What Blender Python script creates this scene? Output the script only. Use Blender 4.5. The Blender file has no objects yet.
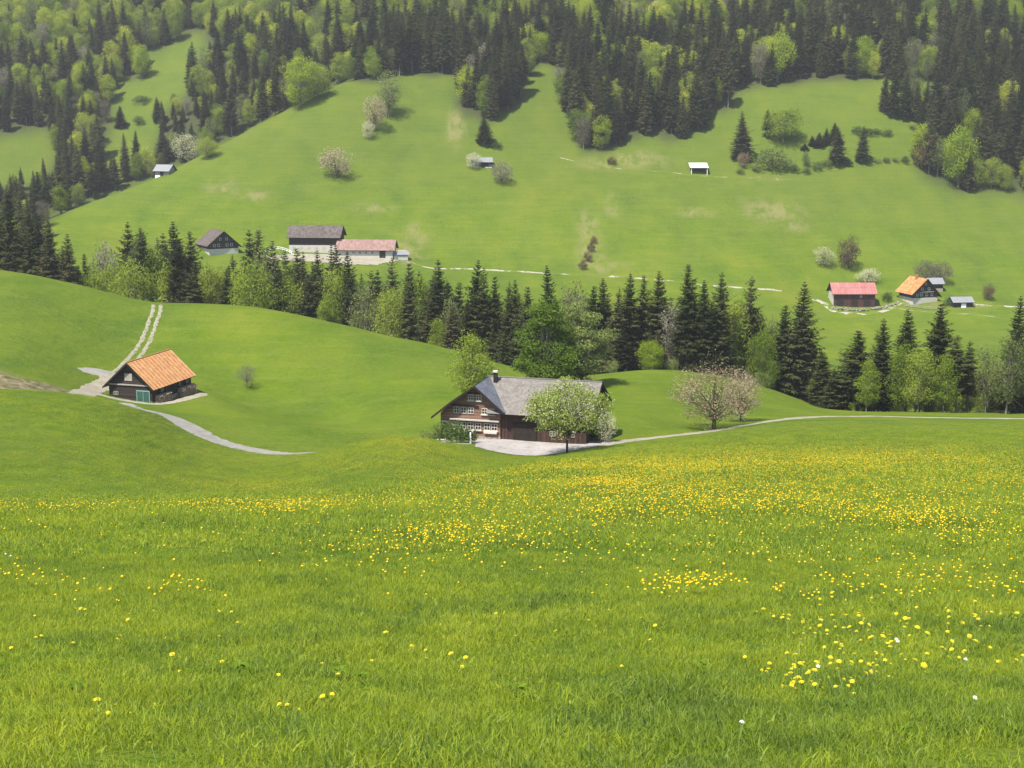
EXPOSURE = 1.14; HAZE = 0.00012
import bpy, math, random
import numpy as np
from mathutils import Vector
R = math.radians
rnd = random.Random(7)
nr = np.random.default_rng(11)
sc = bpy.context.scene
COL = sc.collection

# ------------------------------------------------------------------ camera
F = 1407.0
PITCH = R(11.0)
CP, SP = math.cos(PITCH), math.sin(PITCH)
cam_d = bpy.data.cameras.new('camera')
cam = bpy.data.objects.new('camera', cam_d)
COL.objects.link(cam)
cam.location = (0, 0, 0)
cam.rotation_euler = (R(90) - PITCH, 0, 0)
cam_d.sensor_width = 36.0
cam_d.lens = 36.0 * F / 1024.0
cam_d.clip_start = 0.1
cam_d.clip_end = 6000
sc.camera = cam

def t_of_v(v):
    """height over distance of the ray through picture row v"""
    return np.tan(np.arctan((384.0 - v) / F) - PITCH)

def pchip(xk, yk, x):
    xk = np.asarray(xk, float); yk = np.asarray(yk, float)
    h = np.diff(xk); d = np.diff(yk) / h
    m = np.zeros_like(yk)
    for i in range(1, len(xk) - 1):
        if d[i-1] * d[i] > 0:
            w1 = 2*h[i] + h[i-1]; w2 = h[i] + 2*h[i-1]
            m[i] = (w1 + w2) / (w1/d[i-1] + w2/d[i])
    m[0] = d[0]; m[-1] = d[-1]
    x = np.clip(x, xk[0], xk[-1])
    i = np.clip(np.searchsorted(xk, x) - 1, 0, len(xk) - 2)
    t = (x - xk[i]) / h[i]
    return ((2*t**3-3*t**2+1)*yk[i] + (t**3-2*t**2+t)*h[i]*m[i]
            + (-2*t**3+3*t**2)*yk[i+1] + (t**3-t**2)*h[i]*m[i+1])

# the lie of the land: folds, crests and terraces, each as (bearing, elevation row, distance)
LINES = [
 [(-700,768,5.4),(1724,768,5.4)],
 [(-700,640,9.5),(1724,640,9.5)],
 [(-700,520,24),(0,515,24),(300,512,24),(600,508,24),(1024,506,24),(1724,506,24)],
 [(-700,510,34),(0,508,34),(150,508,34),(260,507,36),(380,497,46),(480,477,68),(560,464,95),(640,461,92),(750,461,76),(1024,460,74),(1724,455,74)],
 [(-700,495,75),(0,500,75),(150,500,77),(260,497,80),(380,491,86),(480,473,110),(560,461.5,128),(640,451,132),(750,440,130),(1024,438,130),(1724,435,130)],
 [(-700,360,150),(0,390,165),(60,392,168),(100,398,180),(150,412,195),(200,438,182),(250,454,174),(300,457,166),(350,446,152),(410,437,148),(450,444,158),(500,457,169),(540,458,170),(567,453,172),(620,444,178),(700,434,190),(800,420,205),(850,419,210),(900,419,213),(1024,420,216),(1724,425,220)],
 [(-700,375,185),(0,392,190),(60,398,195),(100,402,205),(150,408,208),(200,428,192),(250,447,182),(300,452,175),(350,454,178),(410,447,180),(450,443,181),(500,436.5,186),(560,436,186),(620,432,190),(700,427,205),(800,415.5,224),(850,415,232),(900,415,234),(1024,416,236),(1724,420,240)],
 [(-700,350,205),(0,371,212),(60,384,216),(100,395,224),(150,398,230),(200,394,236),(250,415,208),(300,424,200),(350,434,196),(400,430,200),(450,420,206),(500,412,212),(560,412,212),(620,408,216),(700,405,228),(760,405,238),(815,408.5,242),(850,411.5,250),(900,411.5,254),(1024,412,256),(1724,415,260)],
 [(-700,235,300),(0,270,300),(60,281,300),(100,290,300),(150,304,298),(190,303,298),(230,304,295),(300,315,290),(380,333,285),(450,347,280),(500,362,272),(550,376,265),(600,374,263),(650,369,266),(700,372,270),(760,387,278),(800,399,276),(830,415,280),(860,422,284),(900,424,288),(1024,424,290),(1724,426,290)],
 [(-700,330,350),(0,350,350),(150,360,350),(300,378,345),(450,395,335),(600,408,330),(700,412,335),(900,428,340),(1024,428,340),(1724,428,340)],
 [(-700,285,440),(0,288,440),(150,295,440),(300,303,440),(450,322,440),(600,338,440),(750,360,440),(830,375,430),(1024,372,430),(1724,365,430)],
 [(-700,245,520),(0,250,530),(150,253,550),(300,254,560),(400,259,560),(450,267,555),(520,272,552),(600,279,550),(700,286,550),(780,294,550),(830,308,548),(890,308,548),(930,302,552),(1024,303,555),(1724,300,555)],
 [(-700,225,540),(0,240,545),(100,218,578),(150,208,590),(300,178,625),(450,180,630),(600,185,635),(750,190,640),(900,200,640),(1024,210,640),(1724,215,640)],
 [(-700,222,560),(0,234,562),(50,215,585),(100,197,610),(160,175,640),(230,139,670),(300,100,700),(345,81,715),(400,75,728),(500,78,732),(600,88,735),(750,85,735),(900,80,738),(1024,88,735),(1724,90,735)],
 [(-700,240,600),(0,246,605),(50,238,640),(100,222,665),(160,196,695),(230,157,720),(300,114,745),(345,82,758),(400,64,770),(500,62,772),(750,60,775),(1024,60,775),(1724,60,775)],
 [(-700,120,760),(0,125,770),(100,110,800),(180,88,815),(230,74,825),(300,50,835),(400,10,845),(600,0,850),(1024,0,850),(1724,0,850)],
 [(-700,-70,1000),(0,-70,1000),(180,-65,1010),(400,-80,1000),(1724,-80,1000)],
 [(-700,-250,1300),(1724,-250,1300)],
 [(-700,-330,1800),(1724,-330,1800)],
]
UG = np.arange(-700, 1725, 6.0)
NS = 700
SG = np.linspace(math.log(5.4), math.log(1800), NS)
_Lv = []; _Ls = []
for ln in LINES:
    a = np.array(ln, float)
    if len(a) == 2:
        _Lv.append(np.interp(UG, a[:, 0], a[:, 1])); _Ls.append(np.log(np.interp(UG, a[:, 0], a[:, 2])))
    else:
        _Lv.append(pchip(a[:, 0], a[:, 1], UG)); _Ls.append(np.log(pchip(a[:, 0], a[:, 2], UG)))
_Lv = np.array(_Lv); _Ls = np.array(_Ls)
# a low bank with a flat top at the foot of the hill right of the barn
_a = .2 - .17*np.exp(-((UG-285)/85.0)**4)
_nv = _Lv[7] + _a*(_Lv[8]-_Lv[7]); _ns = np.log(np.exp(_Ls[7]) + .2*(np.exp(_Ls[8])-np.exp(_Ls[7])))
_Lv = np.insert(_Lv, 8, _nv, 0); _Ls = np.insert(_Ls, 8, _ns, 0)
def _bl(a, n):
    for _ in range(n):
        p = np.pad(a, ((0, 0), (1, 1)), 'edge'); a = (p[:, :-2] + 2*p[:, 1:-1] + p[:, 2:]) / 4
    return a
_Lv = _bl(_Lv, 10); _Ls = _bl(_Ls, 60)
VG = np.zeros((len(UG), NS))
for i in range(len(UG)):
    VG[i] = pchip(_Ls[:, i], _Lv[:, i], SG)

VG = _bl(VG.T, 16).T

def v_at(u, Y):
    fu = np.clip((u - UG[0]) / 6.0, 0, len(UG) - 1.001); iu = fu.astype(int); fu = fu - iu
    fs = np.clip((np.log(np.maximum(Y, 5.4)) - SG[0]) / (SG[1] - SG[0]), 0, NS - 1.001); js = fs.astype(int); fs = fs - js
    return ((VG[iu, js]*(1-fs) + VG[iu, js+1]*fs)*(1-fu) + (VG[iu+1, js]*(1-fs) + VG[iu+1, js+1]*fs)*fu)

def _vn(x, y, seed):
    xi = np.floor(x).astype(np.int64); yi = np.floor(y).astype(np.int64); fx = x - xi; fy = y - yi
    fx = fx*fx*(3-2*fx); fy = fy*fy*(3-2*fy)
    def h(a, b):
        n = (a*374761393 + b*668265263 + seed*1442695) & 0x7fffffff
        n = ((n ^ (n >> 13)) * 1274126177) & 0x7fffffff
        return ((n ^ (n >> 16)) & 0xffff) / 65535.0
    return (h(xi, yi)*(1-fx) + h(xi+1, yi)*fx)*(1-fy) + (h(xi, yi+1)*(1-fx) + h(xi+1, yi+1)*fx)*fy
def fbm(x, y, scale, seed=1, octs=4):
    s = 0; a = 1; t = 0
    for o in range(octs):
        s = s + a*_vn(x/scale*2**o + 17.3*o, y/scale*2**o - 5.1*o, seed+o); t += a; a *= .5
    return s/t

def ground(x, y):
    x = np.asarray(x, float); y = np.asarray(y, float)
    Y = np.maximum(y, 5.4)
    xx = x
    t = np.full(np.broadcast(x, y).shape, -0.2)
    for _ in range(4):
        u = 512 + F*xx/(Y*(CP - t*SP))
        v = v_at(u, Y)
        t = t_of_v(v)
    z = t*Y
    z0 = t_of_v(768.0)*5.4
    near = -1.62 + (z0 + 1.62)*np.minimum(y, 5.4)/5.4
    near = np.where(y < 0, -1.62 - 0.16*y*np.exp(y/60), near)
    z = np.where(y < 5.4, near, z)
    amp = np.clip(Y/420.0, 0.03, 1.1)
    n = (fbm(x, y, 28, 3, 4) - .5)*1.3*amp + (fbm(x, y, 5, 9, 3) - .5)*.32*np.clip(amp, .12, .8)
    return z + n

def proj(x, y, z):
    d = y*CP - z*SP
    return 512 + F*x/d, 384 - F*(y*SP + z*CP)/d, d

def at(u, v, ymin=5.4, ymax=1500):
    """where the ray through (u,v) meets the ground"""
    k = (u - 512)/F; w = (384 - v)/F
    dx, dy, dz = k, CP + w*SP, -SP + w*CP
    Y = np.exp(np.linspace(math.log(ymin), math.log(ymax), 1400))
    s = Y/dy
    zr = dz*s; g = ground(dx*s, Y)
    b = np.nonzero(zr <= g)[0]
    if len(b) == 0:
        i = int(np.argmin(zr - g))
    else:
        i = int(b[0])
        if i == 0: i = 0
    y = float(Y[i]); x = float(dx*y/dy)
    return Vector((x, y, float(ground(x, y))))

def at_y(u, Y):
    """ground point on bearing u at distance Y"""
    t = -0.2; x = 0
    for _ in range(6):
        x = (u - 512)/F*Y*(CP - t*SP)
        z = float(ground(x, Y)); t = z/Y
    return Vector((x, Y, z))

def px_m(y, z=-40):
    return F/(y*CP - z*SP)

# ------------------------------------------------------------------ materials
def new_mat(name):
    m = bpy.data.materials.new(name); m.use_nodes = True
    nt = m.node_tree; nt.nodes.clear()
    return m, nt
def nd(nt, typ, **kw):
    n = nt.nodes.new(typ)
    for k, v in kw.items():
        if k.startswith('i_'):
            n.inputs[k[2:].replace('_', ' ')].default_value = v
        else:
            setattr(n, k, v)
    return n
def ramp(nt, fac, stops, interp='LINEAR'):
    r = nt.nodes.new('ShaderNodeValToRGB'); cr = r.color_ramp; cr.interpolation = interp
    while len(cr.elements) > 1: cr.elements.remove(cr.elements[-1])
    cr.elements[0].position = stops[0][0]; cr.elements[0].color = (*stops[0][1], 1)
    for p, c in stops[1:]:
        e = cr.elements.new(p); e.color = (*c, 1)
    nt.links.new(fac, r.inputs[0])
    return r.outputs[0]
def mix(nt, fac, a, b, mode='MIX'):
    m = nt.nodes.new('ShaderNodeMix'); m.data_type = 'RGBA'; m.blend_type = mode
    L = nt.links.new
    if isinstance(fac, (int, float)): m.inputs[0].default_value = fac
    else: L(fac, m.inputs[0])
    for s, k in ((a, 6), (b, 7)):
        if isinstance(s, tuple): m.inputs[k].default_value = (*s, 1)
        else: L(s, m.inputs[k])
    return m.outputs[2]
def noise(nt, vec, scale, detail=3, rough=.55):
    n = nd(nt, 'ShaderNodeTexNoise'); n.inputs['Scale'].default_value = scale
    n.inputs['Detail'].default_value = detail; n.inputs['Roughness'].default_value = rough
    if vec is not None: nt.links.new(vec, n.inputs['Vector'])
    return n.outputs[0]
def mapping(nt, vec, scale, rot=(0, 0, 0)):
    m = nd(nt, 'ShaderNodeMapping'); m.inputs['Scale'].default_value = scale; m.inputs['Rotation'].default_value = rot
    nt.links.new(vec, m.inputs['Vector']); return m.outputs[0]
def math_(nt, op, a, b=0.0, clamp=False):
    m = nd(nt, 'ShaderNodeMath', operation=op, use_clamp=clamp)
    for s, k in ((a, 0), (b, 1)):
        if isinstance(s, (int, float)): m.inputs[k].default_value = s
        else: nt.links.new(s, m.inputs[k])
    return m.outputs[0]
def finish(nt, color, rough=.8, bump=None, bump_d=.02, bump_s=.5, spec=.3, metal=0):
    p = nd(nt, 'ShaderNodeBsdfPrincipled'); o = nd(nt, 'ShaderNodeOutputMaterial')
    p.inputs['Roughness'].default_value = rough
    p.inputs['Specular IOR Level'].default_value = spec
    p.inputs['Metallic'].default_value = metal
    if isinstance(color, tuple): p.inputs['Base Color'].default_value = (*color, 1)
    else: nt.links.new(color, p.inputs['Base Color'])
    if bump is not None:
        b = nd(nt, 'ShaderNodeBump'); b.inputs['Distance'].default_value = bump_d; b.inputs['Strength'].default_value = bump_s
        nt.links.new(bump, b.inputs['Height']); nt.links.new(b.outputs[0], p.inputs['Normal'])
    nt.links.new(p.outputs[0], o.inputs[0])
    return p
def simple(name, c1, c2, scale=2.0, rough=.8, bump=.02, metal=0, spec=.3, stretch=(1, 1, 1)):
    m, nt = new_mat(name)
    tc = nd(nt, 'ShaderNodeTexCoord')
    v = mapping(nt, tc.outputs['Object'], stretch)
    n = noise(nt, v, scale, 5, .6)
    c = ramp(nt, n, [(.3, c1), (.7, c2)])
    finish(nt, c, rough, n, bump, .5, spec, metal)
    return m
def planks(name, c1, c2, c3, width=.18, axis='Z', rough=.8):
    """boards: seams every `width` metres along axis"""
    m, nt = new_mat(name)
    tc = nd(nt, 'ShaderNodeTexCoord')
    sep = nd(nt, 'ShaderNodeSeparateXYZ'); nt.links.new(tc.outputs['Object'], sep.inputs[0])
    if axis == 'Z': co = sep.outputs['Z']
    else: co = math_(nt, 'ADD', sep.outputs['X'], sep.outputs['Y'])
    q = math_(nt, 'DIVIDE', co, width)
    fl = math_(nt, 'FLOOR', q); fr = math_(nt, 'FRACT', q)
    wn = nd(nt, 'ShaderNodeTexWhiteNoise', noise_dimensions='1D'); nt.links.new(fl, wn.inputs['W'])
    n = noise(nt, mapping(nt, tc.outputs['Object'], (1, 1, 4) if axis == 'Z' else (4, 4, .7)), 1.6, 5, .65)
    f = math_(nt, 'ADD', math_(nt, 'MULTIPLY', wn.outputs['Value'], .45), math_(nt, 'MULTIPLY', n, .6))
    c = ramp(nt, f, [(.2, c1), (.55, c2), (.9, c3)])
    seam = math_(nt, 'LESS_THAN', fr, .1)
    c = mix(nt, math_(nt, 'MULTIPLY', seam, .75), c, (0.01, 0.008, 0.006))
    finish(nt, c, rough, math_(nt, 'SUBTRACT', n, seam), .03, .6)
    return m

# ------------------------------------------------------------------ mesh helpers
def mesh_np(name, verts, faces, mats, mat_idx=None, smooth=False):
    """verts (N,3); faces: array (M,k)"""
    me = bpy.data.meshes.new(name)
    verts = np.asarray(verts, np.float32)
    if isinstance(faces, np.ndarray): fl = [faces]
    else: fl = faces
    me.vertices.add(len(verts)); me.vertices.foreach_set('co', verts.ravel())
    nl = sum(f.size for f in fl); nf = sum(len(f) for f in fl)
    me.loops.add(nl); me.polygons.add(nf)
    li = np.concatenate([f.ravel() for f in fl]).astype(np.int32)
    tot = np.concatenate([np.full(len(f), f.shape[1], np.int32) for f in fl])
    st = np.concatenate([[0], np.cumsum(tot)[:-1]]).astype(np.int32)
    me.loops.foreach_set('vertex_index', li)
    me.polygons.foreach_set('loop_start', st)
    me.polygons.foreach_set('loop_total', tot)
    for m in (mats if isinstance(mats, (list, tuple)) else [mats]): me.materials.append(m)
    if mat_idx is not None: me.polygons.foreach_set('material_index', np.asarray(mat_idx, np.int32))
    if smooth: me.polygons.foreach_set('use_smooth', np.ones(nf, bool))
    me.update(calc_edges=True); me.validate()
    return me

class MB:
    """collects shapes into one mesh"""
    def __init__(s): s.v = []; s.f = []
    def add(s, vs, fs):
        b = len(s.v); s.v += [tuple(v) for v in vs]; s.f += [tuple(i+b for i in f) for f in fs]; return s
    def box(s, x0, x1, y0, y1, z0, z1):
        return s.add([(x0,y0,z0),(x1,y0,z0),(x1,y1,z0),(x0,y1,z0),(x0,y0,z1),(x1,y0,z1),(x1,y1,z1),(x0,y1,z1)],
                     [(0,3,2,1),(4,5,6,7),(0,1,5,4),(1,2,6,5),(2,3,7,6),(3,0,4,7)])
    def prism(s, prof, y0, y1):
        """profile of (x,z) points (counter clockwise seen from -y) from y0 to y1"""
        n = len(prof)
        vs = [(x, y0, z) for x, z in prof] + [(x, y1, z) for x, z in prof]
        fs = [tuple(range(n)), tuple(range(2*n-1, n-1, -1))] + [(i, i+n, (i+1) % n+n, (i+1) % n) for i in range(n)]
        return s.add(vs, fs)
    def prism_x(s, prof, x0, x1):
        """profile of (y,z) points swept along x"""
        n = len(prof)
        vs = [(x0, y, z) for y, z in prof] + [(x1, y, z) for y, z in prof]
        fs = [tuple(range(n-1, -1, -1)), tuple(range(n, 2*n))] + [(i, (i+1) % n, (i+1) % n+n, i+n) for i in range(n)]
        return s.add(vs, fs)
    def tube(s, pts, rad, seg=6, cap=True):
        pts = [Vector(p) for p in pts]
        b = len(s.v); n = len(pts)
        for i, p in enumerate(pts):
            d = (pts[min(i+1, n-1)] - pts[max(i-1, 0)]).normalized()
            a = d.cross(Vector((0.31, 0.2, 1.0)) if abs(d.z) < .95 else Vector((1, 0, 0))).normalized(); c = d.cross(a)
            for k in range(seg):
                t = 2*math.pi*k/seg
                s.v.append(tuple(p + (a*math.cos(t) + c*math.sin(t))*rad[i]))
        for i in range(n-1):
            for k in range(seg):
                s.f.append((b+i*seg+k, b+i*seg+(k+1) % seg, b+(i+1)*seg+(k+1) % seg, b+(i+1)*seg+k))
        if cap:
            s.f.append(tuple(b+k for k in range(seg))[::-1]); s.f.append(tuple(b+(n-1)*seg+k for k in range(seg)))
        return s
    def mesh(s, name, mat, smooth=False):
        me = bpy.data.meshes.new(name); me.from_pydata(s.v, [], s.f)
        me.materials.append(mat)
        if smooth: me.polygons.foreach_set('use_smooth', [True]*len(me.polygons))
        me.update(); return me
    def build(s, name, mat, parent=None, smooth=False):
        return obj(name, s.mesh(name, mat, smooth), parent)

def obj(name, me, parent=None):
    o = bpy.data.objects.new(name, me); COL.objects.link(o)
    if parent is not None: o.parent = parent
    return o
def tag(o, label=None, cat=None, group=None, kind=None):
    if label: o['label'] = label
    if cat: o['category'] = cat
    if group: o['group'] = group
    if kind: o['kind'] = kind
    return o
def thing(name, label, cat, loc, rz=0, group=None):
    o = bpy.data.objects.new(name, None); COL.objects.link(o)
    o.empty_display_size = .5
    o.location = loc; o.rotation_euler = (0, 0, rz)
    return tag(o, label, cat, group)
# ------------------------------------------------------------------ terrain sheet
def in_poly(px, py, poly):
    px = np.asarray(px, float); py = np.asarray(py, float)
    r = np.zeros(px.shape, bool); n = len(poly)
    for i in range(n):
        x0, y0 = poly[i]; x1, y1 = poly[(i+1) % n]
        if y0 == y1: continue
        c = ((y0 > py) != (y1 > py)) & (px < (x1-x0)*(py-y0)/(y1-y0) + x0)
        r ^= c
    return r

NA = 560
ya = np.concatenate([np.linspace(-70, -6, 30), np.linspace(-5.5, 5.2, 40), np.exp(np.linspace(math.log(5.4), math.log(1600), 900))])
aa = np.linspace(-1.15, 1.15, NA)
# finer columns inside the field of view
aa = np.sign(aa)*(np.abs(aa)/1.15)**1.35*1.15
WX = np.sqrt(ya**2 + 18**2)
X = aa[None, :]*WX[:, None]; Yg = np.repeat(ya[:, None], NA, 1)
Z = ground(X, Yg)
verts = np.stack([X, Yg, Z], -1).reshape(-1, 3)
r_, c_ = np.meshgrid(np.arange(len(ya)-1), np.arange(NA-1), indexing='ij')
b0 = (r_*NA + c_).ravel()
faces = np.stack([b0, b0+1, b0+NA+1, b0+NA], 1)

def blob(x, y, cx, cy, rx, ry, ang=0):
    c, s = math.cos(ang), math.sin(ang)
    dx = x-cx; dy = y-cy
    a = (dx*c + dy*s)/rx; b = (-dx*s + dy*c)/ry
    return np.exp(-(a*a + b*b))
def px_blob(u, v, wu, wv, ymin=5.4):
    """worn or flowering patch: centre on the ground, real radii"""
    p = at(u, v, ymin); q = at(u, v + wv*.5, ymin); p2 = at(u, v - wv*.5, ymin)
    ry = max(abs(p2.y - q.y)*.5, .8)
    return p.x, p.y, wu*.5/px_m(p.y, p.z), ry
DRY = [px_blob(*a, ymin=450) for a in [(228,188,40,14),(375,208,40,8),(250,195,40,8),(590,245,26,60),(612,205,16,20),(605,268,50,14),(697,213,36,8),(775,212,60,26),(790,225,40,12),
       (415,236,28,22),(405,255,40,26),(640,160,60,16),(600,165,40,10),(690,108,12,10),(456,125,18,40),(770,178,40,6),(950,305,70,6)]]
NB = 7
def attr_field(x, y):
    u, v, d = proj(x, y, ground(x, y))
    n = fbm(x, y, 9, 33, 4)
    dry = np.zeros(x.shape)
    for cx, cy, rx, ry in DRY:
        dry = np.maximum(dry, blob(x, y, cx, cy, rx, ry))
    return np.clip(dry*1.6*(.25 + 1.3*n) - .12, 0, 1)
dryv = attr_field(verts[:, 0], verts[:, 1])
# bare earth cut on the left of the barn
def earth_field(x, y):
    a = [at_y(-60, 203), at_y(12, 203), at_y(60, 209)]
    n = fbm(x, y, 4, 51, 3)
    r = np.zeros(x.shape)
    for i in range(12):
        t = i/11*2; k = min(int(t), 1); f = t-k
        p = a[k].lerp(a[k+1], f)
        r = np.maximum(r, blob(x, y, p.x, p.y, 5.5*(1.15-.35*t/2), 9.5*(1.1-.6*t/2)))
    return np.clip((r*1.6 - .35)*(.4+1.2*n)*1.5, 0, 1)
earth = earth_field(verts[:, 0], verts[:, 1])

def terrain_material():
    m, nt = new_mat('meadow_turf')
    L = nt.links.new
    g = nd(nt, 'ShaderNodeNewGeometry')
    pos = g.outputs['Position']
    big = noise(nt, pos, .012, 3)
    mid = noise(nt, mapping(nt, pos, (1, .45, 1)), .09, 4, .6)
    sm = noise(nt, pos, .9, 6, .65)
    fine = noise(nt, mapping(nt, pos, (1, 1, 1)), 9, 5, .7)
    f = math_(nt, 'ADD', math_(nt, 'ADD', math_(nt, 'MULTIPLY', mid, .45), math_(nt, 'MULTIPLY', big, .3)), math_(nt, 'MULTIPLY', sm, .25))
    c = ramp(nt, f, TURF)
    c = mix(nt, math_(nt, 'MULTIPLY', ramp(nt, fine, [(.35, (0, 0, 0)), (.7, (1, 1, 1))]), .35), c, (.07, .12, .01))
    dk = ramp(nt, noise(nt, pos, .35, 5, .6), [(.58, (0, 0, 0)), (.72, (1, 1, 1))])
    c = mix(nt, math_(nt, 'MULTIPLY', dk, .5), c, (.04, .085, .008))
    lt = ramp(nt, noise(nt, pos, 1.3, 6, .75), [(.52, (0, 0, 0)), (.66, (1, 1, 1))])
    c = mix(nt, math_(nt, 'MULTIPLY', lt, .4), c, (.16, .175, .03))
    st = ramp(nt, noise(nt, mapping(nt, pos, (.06, .35, .9)), 1.0, 5, .7), [(.48, (0, 0, 0)), (.66, (1, 1, 1))])
    c = mix(nt, math_(nt, 'MULTIPLY', st, .32), c, (.15, .17, .03))
    # worn, mown and older grass on the far slope
    tc = nd(nt, 'ShaderNodeSeparateXYZ'); L(pos, tc.inputs[0])
    far = nd(nt, 'ShaderNodeMapRange'); far.inputs['From Min'].default_value = 612; far.inputs['From Max'].default_value = 668
    L(math_(nt, 'ADD', tc.outputs['Y'], math_(nt, 'MULTIPLY', noise(nt, pos, .02, 4), 40)), far.inputs['Value'])
    c = mix(nt, math_(nt, 'MULTIPLY', far.outputs[0], .5), c, (.076, .104, .017))
    tr = ramp(nt, noise(nt, mapping(nt, pos, (.035, .035, 1.1)), 1.0, 5, .75), [(.44, (1, 1, 1)), (.54, (0, 0, 0))])
    c = mix(nt, math_(nt, 'MULTIPLY', tr, .22), c, (.05, .085, .012))
    hp = ramp(nt, noise(nt, mapping(nt, pos, (1, .7, .7)), .06, 5, .65), [(.42, (0, 0, 0)), (.62, (1, 1, 1))])
    c = mix(nt, math_(nt, 'MULTIPLY', hp, .25), c, (.13, .15, .02))
    sp = ramp(nt, noise(nt, pos, .28, 6, .75), [(.60, (0, 0, 0)), (.68, (1, 1, 1))])
    c = mix(nt, math_(nt, 'MULTIPLY', math_(nt, 'MULTIPLY', sp, far.outputs[0]), .4), c, (.06, .08, .02))
    a = nd(nt, 'ShaderNodeAttribute', attribute_name='dry')
    c = mix(nt, math_(nt, 'MULTIPLY', math_(nt, 'MULTIPLY', a.outputs['Fac'], ramp(nt, noise(nt, mapping(nt, pos, (1, .5, .5)), .22, 6, .7), [(.42, (.08, .08, .08)), (.56, (1, 1, 1))])), .68), c, mix(nt, fine, (.16, .15, .05), (.22, .19, .09)))
    e = nd(nt, 'ShaderNodeAttribute', attribute_name='earth')
    ec = ramp(nt, noise(nt, mapping(nt, pos, (.3, .3, 1.4)), 1.8, 4), [(.3, (.05, .05, .02)), (.5, (.14, .12, .06)), (.7, (.25, .20, .13))])
    c = mix(nt, e.outputs['Fac'], c, ec)
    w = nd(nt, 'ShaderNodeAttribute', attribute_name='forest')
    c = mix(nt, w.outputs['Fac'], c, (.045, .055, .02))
    h = math_(nt, 'ADD', math_(nt, 'MULTIPLY', sm, 1.0), math_(nt, 'MULTIPLY', fine, .25))
    finish(nt, c, .9, h, .4, .8, spec=.08)
    return m
TURF = [(.37, (.044, .084, .007)), (.46, (.072, .120, .005)), (.55, (.098, .141, .005)), (.63, (.136, .160, .008))]
# forest outlines (picture bearings of the ground where the trees stand)
MEADOW = [(-700,300),(30,262),(44,245),(44,222),(100,197),(160,175),(215,147),(270,118),(310,97),(345,81),(372,84),(400,76),(462,76),(456,100),(458,113),(472,118),
 (479,122),(492,122),(497,116),(520,104),(530,72),(545,64),(556,68),(560,95),(570,122),(580,150),(610,152),(628,142),(650,133),(668,143),(700,130),(714,112),(728,112),(738,92),(760,86),
 (800,84),(850,80),(890,79),(930,82),(956,92),(950,104),(930,130),(912,160),(915,168),(940,186),(956,192),(990,190),(1024,196),(1100,215),(1724,240),(1724,460),(-700,460)]
CLEAR1 = [(197,30),(178,40),(150,52),(140,62),(143,80),(120,77),(112,92),(114,128),(102,148),(97,172),(110,184),(150,170),(158,140),(165,108),(183,98),(192,84),(215,71),(238,76),(232,58),(207,48),(203,32)]
CLEAR2 = [(-30,140),(50,130),(58,160),(40,185),(-30,190)]
CLEAR3 = [(1003,72),(1060,66),(1060,90),(1008,86)]
def open_ground(x, y, z):
    u, v, d = proj(x, y, z)
    o = in_poly(u, v, MEADOW) | (y < 470)
    far = y > 590
    return o | (far & (in_poly(u, v, CLEAR1) | in_poly(u, v, CLEAR2) | in_poly(u, v, CLEAR3)))
og = open_ground(verts[:, 0], verts[:, 1], verts[:, 2])
# behind the spur the meadow outline does not count
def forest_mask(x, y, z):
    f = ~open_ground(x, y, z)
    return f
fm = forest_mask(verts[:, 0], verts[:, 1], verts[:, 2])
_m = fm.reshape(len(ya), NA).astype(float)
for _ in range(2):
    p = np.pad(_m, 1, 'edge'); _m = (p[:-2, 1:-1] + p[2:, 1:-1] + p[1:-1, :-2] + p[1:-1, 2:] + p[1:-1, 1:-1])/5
TM = terrain_material()
me = mesh_np('meadow_ground', verts, faces, TM, smooth=True)
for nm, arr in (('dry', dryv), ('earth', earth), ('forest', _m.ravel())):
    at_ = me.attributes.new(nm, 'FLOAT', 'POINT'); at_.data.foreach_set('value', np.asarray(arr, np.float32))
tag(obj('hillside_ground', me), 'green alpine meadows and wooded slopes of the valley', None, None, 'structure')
# ------------------------------------------------------------------ foliage and bark
def foliage(name, c1, c2, c3, trans=.3, rough=.75, nscale=.35):
    m, nt = new_mat(name); L = nt.links.new
    oi = nd(nt, 'ShaderNodeObjectInfo'); tc = nd(nt, 'ShaderNodeTexCoord')
    n = noise(nt, tc.outputs['Object'], nscale, 4, .7)
    f = math_(nt, 'ADD', math_(nt, 'MULTIPLY', n, .75), math_(nt, 'MULTIPLY', oi.outputs['Random'], .42))
    c = ramp(nt, f, [(.34, c1), (.55, c2), (.8, c3)])
    d = nd(nt, 'ShaderNodeBsdfDiffuse'); L(c, d.inputs[0])
    t = nd(nt, 'ShaderNodeBsdfTranslucent'); L(mix(nt, .5, c, (.5, .55, .08), 'MULTIPLY') if False else c, t.inputs[0])
    x = nd(nt, 'ShaderNodeMixShader'); x.inputs[0].default_value = trans
    L(d.outputs[0], x.inputs[1]); L(t.outputs[0], x.inputs[2])
    o = nd(nt, 'ShaderNodeOutputMaterial'); L(x.outputs[0], o.inputs[0])
    return m
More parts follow.
